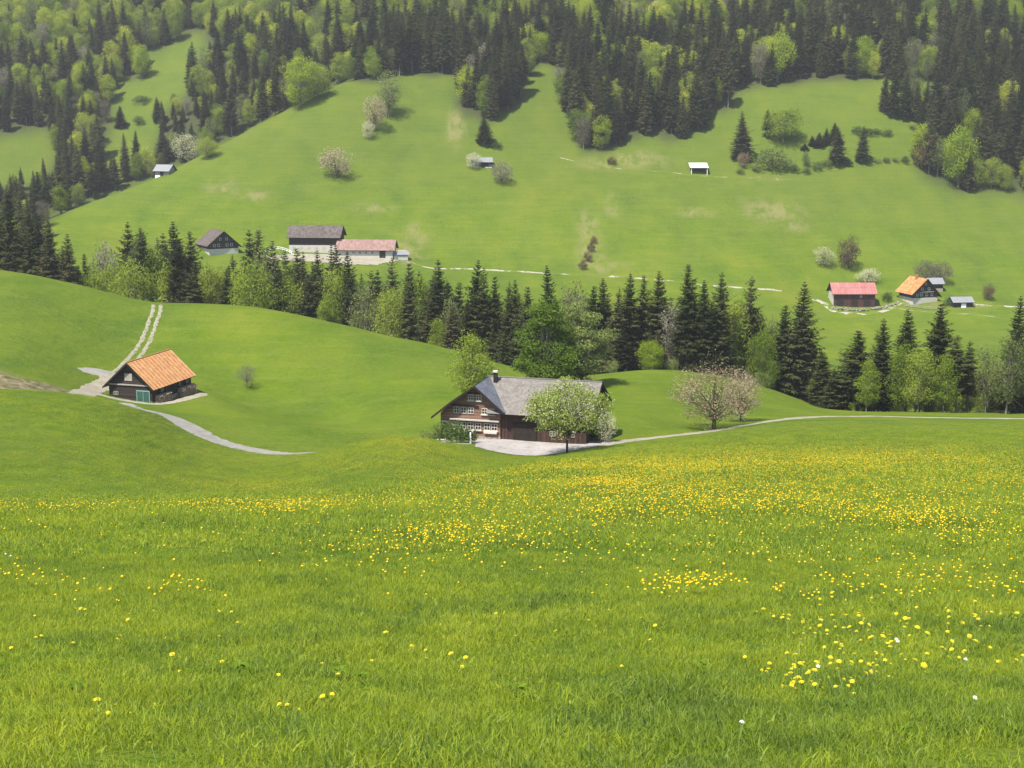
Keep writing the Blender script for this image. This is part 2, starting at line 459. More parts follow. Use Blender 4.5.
FOL = {
 'spruce': foliage('spruce_needles', (.022,.032,.012), (.046,.058,.020), (.09,.10,.036), .2),
 'spruce_warm': foliage('spruce_needles_with_cones', (.028,.033,.015), (.056,.060,.025), (.10,.095,.042), .2),
 'fresh': foliage('fresh_beech_leaves', (.11,.165,.02), (.20,.27,.03), (.30,.36,.055), .45),
 'yellow': foliage('yellow_green_spring_leaves', (.19,.27,.02), (.31,.39,.03), (.46,.48,.06), .45),
 'maple': foliage('maple_leaves', (.09,.145,.018), (.165,.24,.03), (.26,.34,.055), .4),
 'olive': foliage('olive_budding_leaves', (.09,.13,.03), (.15,.19,.05), (.23,.27,.08), .4),
 'grey': foliage('grey_budding_twigs', (.10,.09,.06), (.17,.155,.10), (.25,.23,.16), .2),
 'pink': foliage('pale_pink_blossom', (.19,.145,.075), (.29,.225,.13), (.40,.33,.21), .3),
 'white': foliage('white_apple_blossom', (.34,.35,.16), (.46,.45,.26), (.60,.58,.42), .25, nscale=2),
 'appleleaf': foliage('apple_leaves', (.17,.23,.035), (.26,.32,.055), (.36,.41,.10), .45, nscale=2),
 'brown': foliage('reddish_brown_twigs', (.07,.045,.03), (.13,.08,.05), (.19,.13,.08), .15),
 'hedge': foliage('dark_hedge_leaves', (.03,.06,.018), (.055,.095,.025), (.1,.15,.04), .2, nscale=1.5),
}
BARK = simple('spruce_bark', (.10, .085, .065), (.24, .21, .17), 3, .9, .05, stretch=(1, 1, .25))
BARKD = simple('dark_fruit_tree_bark', (.03, .025, .02), (.09, .075, .06), 4, .9, .05, stretch=(1, 1, .3))

def tube_np(pts, rad, seg=5):
    m = MB().tube(pts, rad, seg, cap=False)
    return np.array(m.v, np.float32), np.array(m.f, np.int32)
def join_np(parts):
    vs, fs, off = [], [], 0
    for v, f in parts:
        vs.append(v); fs.append(f + off); off += len(v)
    return np.concatenate(vs), np.concatenate(fs)

def conifer(seed, H=24.0, Rr=3.4, h0=.12, levels=38, droop=.35, dens=1.0, ragged=.25, taper=.85):
    g = np.random.default_rng(seed)
    B, T, Lw = [], [], []
    quads = []
    side_bias = g.uniform(0, 6.28)
    for i in range(levels):
        t = (i + g.uniform(0, .6))/levels
        h = H*(h0 + (1-h0)*t)
        rr = Rr*(1-t)**taper*(1 - .35*max(0, .18-t)/.18) + .22*(1-t) + .05
        nb = int(round((4 + 5*(1-t))*dens))
        a0 = g.uniform(0, 6.28)
        for k in range(nb):
            a = a0 + 6.283*k/nb + g.normal(0, .18)
            r = rr*(1 + g.normal(0, ragged)*.8)*(1+.1*math.cos(a-side_bias))
            if g.random() < .07: r *= .45
            if r < .15: r = .15
            d = np.array([math.cos(a), math.sin(a), 0]); lat = np.array([-math.sin(a), math.cos(a), 0])
            dr = droop*(1.15-t) + g.normal(0, .07)
            ns = max(3, int(4 + r*2.3))
            s = (np.arange(ns) + g.uniform(.1, .9, ns))/ns
            # boughs sag, then lift at the tip
            P = d*(r*s)[:, None]; P[:, 2] = h - dr*r*s*1.0 + .22*r*s**3 + .25*t*r*s
            for sgn in (-1, 0, 1):
                ln = (.32 + .30*(1-s))*min(r, 2.6)*g.uniform(.7, 1.3, ns)*(1-.3*t) + .14
                if sgn == 0:
                    dirv = d*.55 + np.array([0, 0, -.75])
                    dirv = np.repeat(dirv[None], ns, 0) + g.normal(0, .25, (ns, 3)); ln = ln*.75
                    wv = np.repeat(lat[None], ns, 0)
                else:
                    dirv = np.repeat((d*.62 + lat*sgn*.8 + np.array([0, 0, -.22]))[None], ns, 0) + g.normal(0, .18, (ns, 3))
                    wv = np.cross(dirv, np.array([0, 0, 1.0])) + g.normal(0, .35, (ns, 3))
                dirv /= np.linalg.norm(dirv, axis=1)[:, None]; wv /= np.linalg.norm(wv, axis=1)[:, None]
                w = ((.11 + .08*ln)*(1-.35*t))[:, None]*g.uniform(.8, 1.3, (ns, 1))
                p0 = P; p2 = P + dirv*ln[:, None]; pm = P + dirv*(ln*.45)[:, None]
                quads.append(np.stack([p0, pm + wv*w, p2, pm - wv*w], 1))
    # leader
    q = np.concatenate(quads).reshape(-1, 3)
    f = np.arange(len(q)).reshape(-1, 4)
    lean = g.normal(0, .01, 2)
    q[:, 0] += lean[0]*q[:, 2]; q[:, 1] += lean[1]*q[:, 2]
    rt = .012*H
    tr = [tube_np([(0, 0, -.6), (0, 0, .4), (lean[0]*H*.5, lean[1]*H*.5, H*.5), (lean[0]*H, lean[1]*H, H*1.0)], [rt*1.35, rt, rt*.6, .03], 7)]
    for k in range(int(10)):      # dead stubs low on the stem
        h = H*g.uniform(.04, h0 + .1); a = g.uniform(0, 6.28); l = g.uniform(.5, 1.6)
        tr.append(tube_np([(0, 0, h), (l*math.cos(a), l*math.sin(a), h - .15*l)], [.04, .012], 3))
    tv, tf = join_np(tr)
    return (q.astype(np.float32), f.astype(np.int32)), (tv, tf)

def broadleaf(seed, H=16.0, Wd=11.0, h0=.22, clumps=46, leaves=80, leaf=.42, shape='round', sparse=0.0, stems=1, clr=1.35, flat=.75):
    g = np.random.default_rng(seed)
    zc = H*(h0 + (1-h0)*.5); rz = H*(1-h0)*.5; rx = Wd*.5
    cs = []
    tries = 0
    while len(cs) < clumps and tries < 6000:
        tries += 1
        p = g.normal(0, 1, 3); p /= np.linalg.norm(p); p *= g.uniform(.35, 1.0)**.45
        if shape == 'tall': sc_ = 1 - .45*max(0, p[2])
        elif shape == 'cone': sc_ = 1.15 - .75*(p[2]+1)/2
        elif shape == 'dome': sc_ = 1.0 if p[2] < 0 else 1.0
        else: sc_ = 1
        q = np.array([p[0]*rx*sc_*.86, p[1]*rx*sc_*.86, zc + p[2]*rz*.88])
        q += g.normal(0, .06*Wd*.5, 3)
        if shape == 'dome' and p[2] < -.55: continue
        if all(np.linalg.norm(q-c) > clr*.62*(rx*rx*rz/clumps)**(1/3) for c in cs): cs.append(q)
    cr = clr*.95*(rx*rx*rz*1.6/clumps)**(1/3)
    quads = []
    tr = []
    base_r = .017*H*(1 if stems == 1 else .6)
    top = np.array([0, 0, H*h0*1.05])
    tb = []
    for s in range(stems):
        o = np.array([0, 0, 0]) if stems == 1 else np.array([g.normal(0, .25), g.normal(0, .25), 0])
        tb.append(o)
        up = zc + rz*.35
        e = np.array([g.normal(0, .05*Wd), g.normal(0, .05*Wd), up]) + o*2
        tr.append(tube_np([tuple(o + (0, 0, -.5)), tuple(o + (0, 0, .15)), tuple(o*1.2 + top), tuple((o*1.2+top+e)/2 + g.normal(0, .15, 3)), tuple(e)], [base_r*1.5, base_r*1.1, base_r*.85, base_r*.5, base_r*.15], 7))
    for c in cs:
        # a limb reaches each clump
        hb = H*h0 + max(0, (c[2] - H*h0))*g.uniform(.1, .5)
        o = tb[g.integers(len(tb))]
        b = np.array([o[0]*1.2, o[1]*1.2, min(hb, zc + rz*.3)])
        mid = (b*.5 + c*.5) + np.array([0, 0, g.uniform(-.02, .06)*H]) + g.normal(0, .03*Wd, 3)
        tr.append(tube_np([tuple(b), tuple(mid), tuple(c)], [base_r*.38, base_r*.24, base_r*.06], 4))
        for tw in range(3 if sparse else 1):
            e = c + g.normal(0, 1, 3)*cr*.75
            tr.append(tube_np([tuple(mid*.4+c*.6), tuple(e)], [base_r*.12, base_r*.03], 3))
        n = int(leaves*g.uniform(.6, 1.3)*(1-sparse))
        d = g.normal(0, 1, (n, 3)); d /= np.linalg.norm(d, axis=1)[:, None]
        rad = cr*g.uniform(.75, 1.2)
        d[:, 2] *= flat
        P = c + d*(rad*g.uniform(.3, 1.0, n)**.5)[:, None]*g.uniform(.85, 1.12, (n, 1))
        nrm = d + g.normal(0, .55, (n, 3)); nrm[:, 2] += .45; nrm /= np.linalg.norm(nrm, axis=1)[:, None]
        a = np.cross(nrm, g.normal(0, 1, (n, 3))); a /= np.linalg.norm(a, axis=1)[:, None]
        bb = np.cross(nrm, a)
        s = (leaf*g.uniform(.55, 1.2, n))[:, None]
        quads.append(np.stack([P - a*s*.55, P + bb*s*.32, P + a*s*.55, P - bb*s*.32], 1))
    q = np.concatenate(quads).reshape(-1, 3); f = np.arange(len(q)).reshape(-1, 4)
    tv, tf = join_np(tr)
    return (q.astype(np.float32), f.astype(np.int32)), (tv, tf)

def joined_mesh(name, geo, mc, mt):
    (cv, cf), (tv, tf) = geo
    v = np.concatenate([cv, tv]); f = np.concatenate([cf, tf + len(cv)])
    idx = np.concatenate([np.zeros(len(cf)), np.ones(len(tf))])
    return mesh_np(name, v, f, [mc, mt], idx)

class Kind:
    """a kind of tree: crown and trunk meshes, and the same joined for trees too far off to show parts"""
    def __init__(s, name, geo, fol, bark, H, W, cat='tree'):
        s.name = name; s.H = H; s.W = W; s.cat = cat
        s.crown = mesh_np(name + '_crown', geo[0][0], geo[0][1], FOL[fol])
        s.trunk = mesh_np(name + '_trunk', geo[1][0], geo[1][1], bark)
        s.geo = geo; s.fol = fol; s.bark = bark; s._j = None
    @property
    def joined(s):
        if s._j is None: s._j = joined_mesh(s.name, s.geo, FOL[s.fol], s.bark)
        return s._j
def tree(kind, loc, h, label, group=None, w=None, rz=None, name=None, cat=None):
    o = thing(name or kind.name, label, cat or kind.cat, loc, rnd.uniform(0, 6.28) if rz is None else rz, group)
    k = h/kind.H; kx = k if w is None else w/kind.W
    o.scale = (kx, kx, k); o.rotation_euler[0] = rnd.gauss(0, .018); o.rotation_euler[1] = rnd.gauss(0, .018)
    obj('crown', kind.crown, o); obj('trunk', kind.trunk, o)
    return o
def tree_one(kind, loc, h, label, group=None, w=None, name=None, cat=None):
    o = obj(name or kind.name, kind.joined)
    o.location = loc; o.rotation_euler = (0, 0, rnd.uniform(0, 6.28)); k = h/kind.H; kx = k if w is None else w/kind.W
    o.scale = (kx, kx, k)
    return tag(o, label, cat or kind.cat, group)

SPR = [Kind('spruce_tree', conifer(s, 24, r, h, lv, dr, dn, rg, tp), 'spruce', BARK, 24, 2*r) for s, r, h, lv, dr, dn, rg, tp in
      [(1, 3.4, .10, 54, .5, 1.1, .28, .68), (2, 3.0, .14, 54, .6, 1.15, .32, .6), (3, 4.0, .06, 56, .45, 1.15, .3, .75), (4, 2.9, .30, 44, .55, 1.1, .42, .58), (5, 3.3, .22, 48, .45, 1.1, .45, .6)]]
SPL = [Kind('spruce_tree', conifer(s, 24, r, h, lv+8, .4, .9, .5, .62), f, BARK, 24, 2*r) for s, r, h, lv, f in
      [(8, 3.2, .28, 26, 'spruce_warm'), (9, 2.7, .38, 22, 'spruce')]]
SPW = [Kind('spruce_tree', conifer(s, 24, r, .12, 52, .5, 1.1, .34, .78), 'spruce_warm', BARK, 24, 2*r) for s, r in [(11, 3.2), (12, 2.8)]]
BE = [Kind('beech_tree', broadleaf(21+i, 18, w, h0, c, 190, .44, sh), f, BARK, 18, w) for i, (w, h0, c, sh, f) in enumerate(
      [(11, .06, 42, 'round', 'fresh'), (9, .05, 40, 'tall', 'fresh'), (12, .05, 44, 'tall', 'fresh'), (8.5, .05, 38, 'cone', 'fresh')])]
BY = [Kind('beech_tree', broadleaf(31+i, 18, w, .05, 42, 190, .44, sh), 'yellow', BARK, 18, w) for i, (w, sh) in enumerate([(11, 'round'), (9, 'tall')])]
BO = [Kind('budding_tree', broadleaf(41+i, 18, w, .1, 46, 85, .48, sh, .2), f, BARK, 18, w) for i, (w, sh, f) in enumerate([(9, 'tall', 'olive'), (10, 'round', 'olive'), (9, 'round', 'grey')])]
MA = [Kind('maple_tree', broadleaf(51+i, 20, w, .01, 62, 260, .44, sh, clr=1.12, flat=.45), fo, BARK, 20, w) for i, (w, sh, fo) in enumerate([(13, 'cone', 'maple'), (13.5, 'tall', 'olive')])]
OL = [Kind('ash_tree', broadleaf(61, 14, 10, .03, 60, 110, .42, 'tall'), 'fresh', BARK, 14, 10)]
AP = Kind('apple_tree', broadleaf(71, 9, 11.5, .17, 110, 90, .26, 'dome', clr=1.05), 'appleleaf', BARKD, 9, 11.5)
APB = mesh_np('apple_blossom', *broadleaf(71, 9.05, 11.7, .17, 110, 30, .2, 'dome', clr=1.05)[0], FOL['white'])
CH = [Kind('cherry_tree', broadleaf(81+i, 9, w, .06, 80, 100, .18, 'round', .25, stems=2, clr=1.1), 'pink', BARKD, 9, w) for i, w in enumerate([9, 6.5])]
BL = [Kind('blossoming_fruit_tree', broadleaf(85+i, 10, 10, .06, 40, 80, .4, 'round'), f, BARKD, 10, 10) for i, f in enumerate(['pink', 'grey', 'brown', 'white'])]
BU = [Kind('bush', broadleaf(91+i, 3, 4.2, .02, 16, 90, .28, 'dome', stems=3), f, BARKD, 3, 4.2, 'bush') for i, f in enumerate(['hedge', 'olive', 'fresh', 'brown'])]
BT = Kind('bare_tree', broadleaf(99, 5, 4.6, .2, 40, 80, .13, 'round', .2), 'grey', BARK, 5, 4.6)
# ------------------------------------------------------------------ buildings
WOODD = planks('weathered_dark_boards', (.014, .010, .009), (.030, .021, .018), (.06, .045, .038), .22)
WOODB = planks('brown_house_boards', (.14, .072, .048), (.215, .118, .08), (.30, .18, .13), .2)
WOODR = planks('red_brown_barn_boards', (.045, .016, .014), (.08, .03, .026), (.115, .05, .044), .3, axis='X')
WOODV = planks('upright_barn_boards', (.03, .016, .012), (.06, .032, .022), (.10, .06, .045), .22, axis='X')
WHITE = simple('white_paint', (.72, .72, .70), (.82, .82, .79), 3, .6, .003)
PLASTER = simple('pale_plaster', (.40, .37, .31), (.52, .49, .42), 1.2, .85, .01)
OFFW = simple('weathered_white_paint', (.42, .39, .33), (.58, .55, .48), 3, .7, .004)
STONE = simple('rubble_stone', (.16, .14, .11), (.42, .38, .31), 2.5, .9, .08)
GLASS = simple('window_glass', (.02, .022, .026), (.05, .055, .06), .8, .12, 0, spec=.6)
DARK = simple('dark_timber', (.012, .009, .007), (.03, .022, .017), 3, .8, .01)
GREEN = simple('green_door_paint', (.02, .065, .05), (.04, .11, .085), 3, .6, .005)
GREYW = simple('silvered_wood', (.2, .18, .15), (.38, .35, .3), 3, .85, .02, stretch=(1, 1, .2))
METAL = simple('pale_sheet_metal', (.17, .175, .18), (.24, .245, .25), 1.5, .45, .004)
def tiles(name, c1, c2, c3, tw=.42, th=.5, lines=.5, streak=.5, stripe=None):
    m, nt = new_mat(name); L = nt.links.new
    tc = nd(nt, 'ShaderNodeTexCoord')
    s = nd(nt, 'ShaderNodeSeparateXYZ'); L(tc.outputs['UV'], s.inputs[0])
    qx = math_(nt, 'DIVIDE', s.outputs['X'], tw); qy = math_(nt, 'DIVIDE', s.outputs['Y'], th)
    fx = math_(nt, 'FRACT', qx); fy = math_(nt, 'FRACT', qy)
    cb = nd(nt, 'ShaderNodeCombineXYZ'); L(math_(nt, 'FLOOR', qx), cb.inputs[0]); L(math_(nt, 'FLOOR', qy), cb.inputs[1])
    wn = nd(nt, 'ShaderNodeTexWhiteNoise', noise_dimensions='3D'); L(cb.outputs[0], wn.inputs['Vector'])
    n = noise(nt, tc.outputs['Object'], .6, 5, .65)
    f = math_(nt, 'ADD', math_(nt, 'MULTIPLY', wn.outputs['Value'], streak), math_(nt, 'MULTIPLY', n, 1-streak))
    c = ramp(nt, f, [(.15, c1), (.5, c2), (.85, c3)])
    if stripe:
        moss = ramp(nt, noise(nt, tc.outputs['Object'], .9, 5, .7), [(.5, (0, 0, 0)), (.68, (1, 1, 1))])
        sn = math_(nt, 'SINE', math_(nt, 'MULTIPLY', math_(nt, 'ADD', s.outputs['X'], math_(nt, 'MULTIPLY', n, .5)), 6.283/stripe[0]))
        c = mix(nt, math_(nt, 'MULTIPLY', math_(nt, 'ADD', sn, .3, True), math_(nt, 'SUBTRACT', .8, math_(nt, 'MULTIPLY', n, .5))), c, stripe[1])
        c = mix(nt, math_(nt, 'MULTIPLY', moss, .5), c, (.26, .14, .06))
    seam = math_(nt, 'MAXIMUM', math_(nt, 'LESS_THAN', fx, .16), math_(nt, 'LESS_THAN', fy, .14))
    c = mix(nt, math_(nt, 'MULTIPLY', seam, lines), c, tuple(v*.25 for v in c1))
    h = math_(nt, 'SUBTRACT', math_(nt, 'SINE', math_(nt, 'MULTIPLY', qx, 6.283)), seam)
    finish(nt, c, .8, h, .03, .5, .2)
    return m
TORANGE = tiles('orange_clay_tiles', (.40, .14, .055), (.50, .21, .08), (.57, .30, .13), .35, .42, .35, .6, (1.02, (.72, .46, .20)))
TGREY = tiles('grey_weathered_shingles', (.125, .112, .098), (.175, .158, .138), (.24, .215, .19), .3, .35, .3, .4)
TBLUE = tiles('blue_grey_slates', (.08, .09, .11), (.12, .13, .15), (.17, .18, .20), .4, .4, .3, .4)
TRED = tiles('faded_red_sheet_roof', (.26, .10, .092), (.33, .135, .12), (.39, .19, .17), 1.2, 3.5, .25, .3)
TPINK = tiles('pinkish_clay_tiles', (.18, .105, .088), (.245, .15, .125), (.30, .20, .17), .8, .9, .25, .5)
TBROWN = tiles('grey_brown_tiles', (.065, .05, .043), (.10, .08, .07), (.145, .12, .108), .8, .9, .25, .5)
TORANGE2 = tiles('bright_orange_tiles', (.34, .13, .045), (.43, .19, .07), (.50, .27, .12), .9, 1.1, .3, .6)

def slab(p00, p10, p11, p01, th=.16):
    """roof plane from four corners (eave start, eave end, ridge end, ridge start) with thickness and metre UVs"""
    P = [Vector(p) for p in (p00, p10, p11, p01)]
    n = (P[1]-P[0]).cross(P[3]-P[0]).normalized()
    if n.z < 0: n = -n
    top = [p + n*th for p in P]
    e = (P[1]-P[0]).normalized(); s = n.cross(e)
    uv = [((p-P[0]).dot(e), (p-P[0]).dot(s)) for p in P]
    vs = [tuple(p) for p in P] + [tuple(p) for p in top]
    fs = [(3,2,1,0), (4,5,6,7), (0,1,5,4), (1,2,6,5), (2,3,7,6), (3,0,4,7)]
    return vs, fs, uv
def roof_mesh(name, slabs, mat, edge):
    me = bpy.data.meshes.new(name); V = []; Fc = []; UV = []; MI = []
    for vs, fs, uv in slabs:
        b = len(V); V += vs
        for i, f in enumerate(fs):
            Fc.append(tuple(k+b for k in f)); MI.append(0 if i == 1 else 1)
            UV += [uv[k % 4] for k in f]
    me.from_pydata(V, [], Fc); me.materials.append(mat); me.materials.append(edge)
    me.polygons.foreach_set('material_index', MI)
    ul = me.uv_layers.new(name='UVMap')
    for i, u in enumerate(UV): ul.data[i].uv = u
    me.update(); return me
def window(parent, x, y, z, w, h, face='front', frame=WHITE, pane=GLASS, bars=1, sill=False, cross=True):
    """window in a wall facing -y (front), +x (right) or -x (left); x,y,z = centre on the wall face"""
    M = MB(); G = MB()
    t = .07
    def bx(mb, a0, a1, d0, d1, z0, z1):
        if face == 'front': mb.box(x+a0, x+a1, y-d1, y-d0, z+z0, z+z1)
        elif face == 'right': mb.box(x+d0, x+d1, y+a0, y+a1, z+z0, z+z1)
        else: mb.box(x-d1, x-d0, y+a0, y+a1, z+z0, z+z1)
    bx(M, -w/2, w/2, .0, .09, h/2-t, h/2); bx(M, -w/2, w/2, .0, .09, -h/2, -h/2+t)
    bx(M, -w/2, -w/2+t, .0, .088, -h/2+t, h/2-t); bx(M, w/2-t, w/2, .0, .088, -h/2+t, h/2-t)
    for k in range(bars):
        c = -w/2 + w*(k+1)/(bars+1); bx(M, c-.035, c+.035, .0, .084, -h/2+t, h/2-t)
    if cross: bx(M, -w/2+t, w/2-t, .0, .08, -.03, .03)
    if sill: bx(M, -w/2-.1, w/2+.1, .0, .22, -h/2-.14, -h/2-.003)
    bx(G, -w/2+t, w/2-t, .0, .04, -h/2+t, h/2-t)
    f = M.build('window', frame, parent); G.build('pane', pane, f)
    return f

def house_frame(name, label, cat, u, Y, rz, z=None, group=None, sink=.4):
    p = at_y(u, Y)
    if z is not None: p.z = z
    return thing(name, label, cat, p, rz, group)

# ---- orange-roofed barn
def main_barn():
    p = at_y(127, 227)
    c0 = at_y(152, 222)
    rz = -R(17)
    W, Ln = 7.8, 12.2
    lx = Vector((math.cos(rz), math.sin(rz), 0)); ly = Vector((-math.sin(rz), math.cos(rz), 0))
    org = c0 - lx*W/2
    gz = [float(ground(*(org + lx*a + ly*b).xy)) for a in (-4, 0, 4) for b in (0, 6, 13)]
    org.z = min(float(ground(c0.x, c0.y)), sorted(gz)[4]) + .15
    t = thing('barn', 'dark timber barn with a bright orange tiled roof beside the gravel track', 'barn', org, rz)
    eh, rh = 3.1, 6.6
    MB().prism([(-W/2, .5), (W/2, .5), (W/2, eh), (0, rh), (-W/2, eh)], 0, Ln).build('wall', WOODD, t)
    MB().box(-W/2-.05, W/2+.05, -.05, Ln+.05, -1.6, .5).build('foundation', STONE, t)
    ov, oy = .75, .7
    k = (rh-eh)/(W/2)
    S = []
    for s in (1, -1):
        ex = s*(W/2+ov); ez = eh - k*ov
        S.append(slab((ex, -oy, ez), (ex, Ln+oy, ez), (0, Ln+oy, rh+.02), (0, -oy, rh+.02), .17))
    r = obj('roof', roof_mesh('barn_roof', S, TORANGE, DARK), t)
    MB().tube([(0, -oy-.03, rh+.2), (0, Ln+oy+.03, rh+.2)], [.13, .13], 6).build('ridge_tiles', TORANGE2, r)
    m = MB()
    for s in (1, -1):
        ex = s*(W/2+ov); ez = eh-k*ov
        m.add([(ex, -oy-.06, ez-.12), (0, -oy-.06, rh-.12), (0, -oy-.06, rh+.2), (ex, -oy-.06, ez+.16), (ex, -oy-.002, ez-.12), (0, -oy-.002, rh-.12), (0, -oy-.002, rh+.2), (ex, -oy-.002, ez+.16)],
              [(0,1,2,3), (7,6,5,4), (0,3,7,4), (2,1,5,6), (0,4,5,1), (3,2,6,7)])
    m.build('barge_board', DARK, r)
    # double door, loft beam, loft hatch
    d = MB(); d.box(1.3, 3.5, -.09, -.003, .15, 2.1); d.build('door', GREEN, t)
    dd = t.children[-1]
    f = MB(); f.box(1.18, 3.62, -.14, -.004, 2.1, 2.24); f.box(1.18, 1.3, -.14, -.004, .15, 2.1); f.box(3.5, 3.62, -.14, -.004, .15, 2.1); f.box(2.36, 2.44, -.125, -.092, .15, 2.1)
    f.build('door_frame', WHITE if False else simple('pale_green_trim', (.16, .26, .22), (.25, .36, .31), 3), dd)
    b = MB(); b.box(-W/2+.02, W/2-.02, -.16, -.004, 2.95, 3.15); b.build('cross_beam', GREYW, t)
    h = MB(); h.box(-.9, .5, -.08, -.003, 3.7, 4.9); h.build('loft_hatch', GREYW, t)
    window(t, -2.6, 0, 1.55, .9, .6, frame=GREYW)
    for yy in (3.2, 8.6, 11.3):
        window(t, W/2, yy, 1.9, .8, .7, 'right', GREYW)
    m = MB(); m.box(W/2+.003, W/2+.09, 4.9, 7.3, .5, 2.7); m.build('side_door', DARK, t)
    for yy in np.arange(.1, Ln, 2.0): MB().box(W/2+.002, W/2+.15, yy, yy+.16, .5, eh-.1).build('wall_post', DARK, t)
    # firewood and planks leaning along the sunny side: things of their own
    wm = simple('split_firewood', (.16, .11, .07), (.42, .32, .22), 3, .9, .04)
    for i, (y0, y1, hh, lab) in enumerate([(.6, 4.2, 1.15, 'firewood stack against the long wall of the orange-roofed barn, nearest the green door'),
                                      (7.7, 12.4, 1.5, 'long firewood stack under the eave at the far end of the orange-roofed barn')]):
        M = MB(); g = random.Random(i)
        zz = 0
        while zz < hh:
            yy = y0 + g.uniform(0, .2)
            while yy < y1:
                rr = g.uniform(.09, .14); xx = .15
                M.tube([(xx + g.uniform(0, .1), yy, zz+rr), (xx+1.0+g.uniform(-.15, .2), yy, zz+rr)], [rr, rr], 6); yy += rr*2+.01
            zz += .22
        o = M.build('firewood_stack', wm)
        q = org + lx*(W/2) ; o.location = q; o.rotation_euler = (0, 0, rz)
        gg = org + lx*(W/2+.8) + ly*((y0+y1)/2); o.location.z = max(float(ground(gg.x, gg.y)), org.z - .3) - .02
        tag(o, lab, 'firewood stack', 'firewood stacks')
    return t, org, lx, ly
BARN, B_ORG, B_LX, B_LY = main_barn()

# ---- grey-roofed farmhouse
def farmhouse():
    o = at_y(476.5, 183.5); rz = -R(15)
    lx = Vector((math.cos(rz), math.sin(rz), 0)); ly = Vector((-math.sin(rz), math.cos(rz), 0))
    t = thing('farmhouse', 'brown shingled farmhouse with white windows and an attached grey-roofed barn wing', 'farmhouse', o, rz)
    xl, xr, xb = -5.0, 3.3, 14.9
    # gable wall of the dwelling
    MB().prism([(xl, .55), (xr, .55), (xr, 4.6), (0, 7.35), (-3.1, 5.1), (xl, 3.45)], 0, 6.2).build('wall', WOODB, t)
    MB().prism([(xl+.02, .55), (0, .55), (0, 4.9), (-3.1, 4.9), (xl+.02, 3.3)], 6.2, 11).build('rear_wall', WOODB, t)
    MB().box(xl-.06, xr+.003, -.06, 11, -1.5, .55).build('foundation', STONE, t)
    # barn wing
    MB().prism_x([(.25, -1.2), (12, -1.2), (12, 3.9), (6.2, 7.0), (.25, 4.05)], xr+.002, xb).build('barn_wall', WOODV, t)
    # roofs
    oy = 1.0
    S = [slab((xr+.75, -oy, 3.95), (xr+.75, 5.2, 3.95), (0, 7.3, 7.4), (0, -oy, 7.4), .15)]
    S.append(slab((-3.1, -oy, 5.18), (-3.1, 11.6, 5.18), (0, 11.6, 7.4), (0, -oy, 7.4), .15))
    S.append(slab((xl-1.0, -oy, 2.85), (xl-1.0, 11.6, 2.85), (-3.1, 11.6, 5.2), (-3.1, -oy, 5.2), .15))
    r = obj('roof', roof_mesh('house_roof', S, TBLUE, DARK), t)
    m = MB()
    for a, b, za, zb in ((xr+.75, 0, 3.95, 7.4), (0, -3.1, 7.4, 5.18), (-3.1, xl-1.0, 5.18, 2.85)):
        m.add([(a, -oy-.06, za-.14), (b, -oy-.06, zb-.14), (b, -oy-.06, zb+.15), (a, -oy-.06, za+.15), (a, -oy-.003, za-.14), (b, -oy-.003, zb-.14), (b, -oy-.003, zb+.15), (a, -oy-.003, za+.15)],
              [(0,1,2,3), (7,6,5,4), (0,3,7,4), (2,1,5,6), (0,4,5,1), (3,2,6,7)])
    m.build('barge_board', DARK, r)
    S = [slab((1.6, -.75, 3.72), (xb+.9, -.75, 3.72), (xb+.9, 6.2, 7.3), (-.2, 6.2, 7.3), .16),
         slab((1.6, 12.9, 3.55), (xb+.9, 12.9, 3.55), (xb+.9, 6.2, 7.3), (-.2, 6.2, 7.3), .16)]
    rb = obj('barn_roof', roof_mesh('wing_roof', S, TGREY, DARK), t)
    m = MB()
    for (y0, z0), (y1, z1) in (((-.75, 3.72), (6.2, 7.3)), ((12.9, 3.55), (6.2, 7.3))):
        a = xb+.9
        m.add([(a+.002, y0, z0-.2), (a+.002, y1, z1-.2), (a+.002, y1, z1+.17), (a+.002, y0, z0+.17), (a+.06, y0, z0-.2), (a+.06, y1, z1-.2), (a+.06, y1, z1+.17), (a+.06, y0, z0+.17)],
              [(0,1,2,3), (7,6,5,4), (0,3,7,4), (2,1,5,6), (0,4,5,1), (3,2,6,7)])
    m.build('barge_board', DARK, rb)
    MB().tube([(-.2, 6.2, 7.5), (xb+.9, 6.2, 7.5)], [.12, .12], 6).build('ridge_cap', TGREY, rb)
    # windows: attic pair, band of three with a side window, ground-floor band
    for x in (-.75, .35): window(t, x, 0, 5.75, .75, .75, frame=OFFW, sill=True)
    for x in (-2.75, -1.75, -.75): window(t, x, 0, 3.95, .78, .9, frame=OFFW)
    for x in (1.15, 2.15): window(t, x, 0, 3.95, .8, .8, frame=OFFW, sill=True)
    for x in (-2.9, -1.85, -.8, .25): window(t, x, 0, 1.85, .82, .95, frame=OFFW, sill=True)
    for x in (1.5, 2.5): window(t, x, 0, 1.85, .82, .95, frame=OFFW, sill=True)
    # white window boxes and pale belts across the gable
    m = MB(); m.box(-3.6, xr-.1, -.42, -.1, 2.62, 2.80); m.build('balcony_ledge', simple('pale_grey_paint', (.38, .35, .31), (.5, .46, .41), 3), t)
    m = MB(); m.box(-3.4, .3, -.2, -.003, 4.55, 4.68); m.box(-1.5, 1.2, -.2, -.003, 6.3, 6.42); m.build('window_hood', DARK, t)
    MB().box(-2.4, -.3, -.34, -.225, .98, 1.24).build('flower_box', OFFW, t); MB().box(1.1, 2.9, -.34, -.225, .98, 1.24).build('flower_box', OFFW, t)
    m = MB(); m.box(-4.75, -3.95, -.08, -.003, .3, 2.25); d = m.build('door', DARK, t)
    MB().box(-4.85, -3.85, -.12, -.004, 2.25, 2.35).build('door_lintel', WHITE, d)
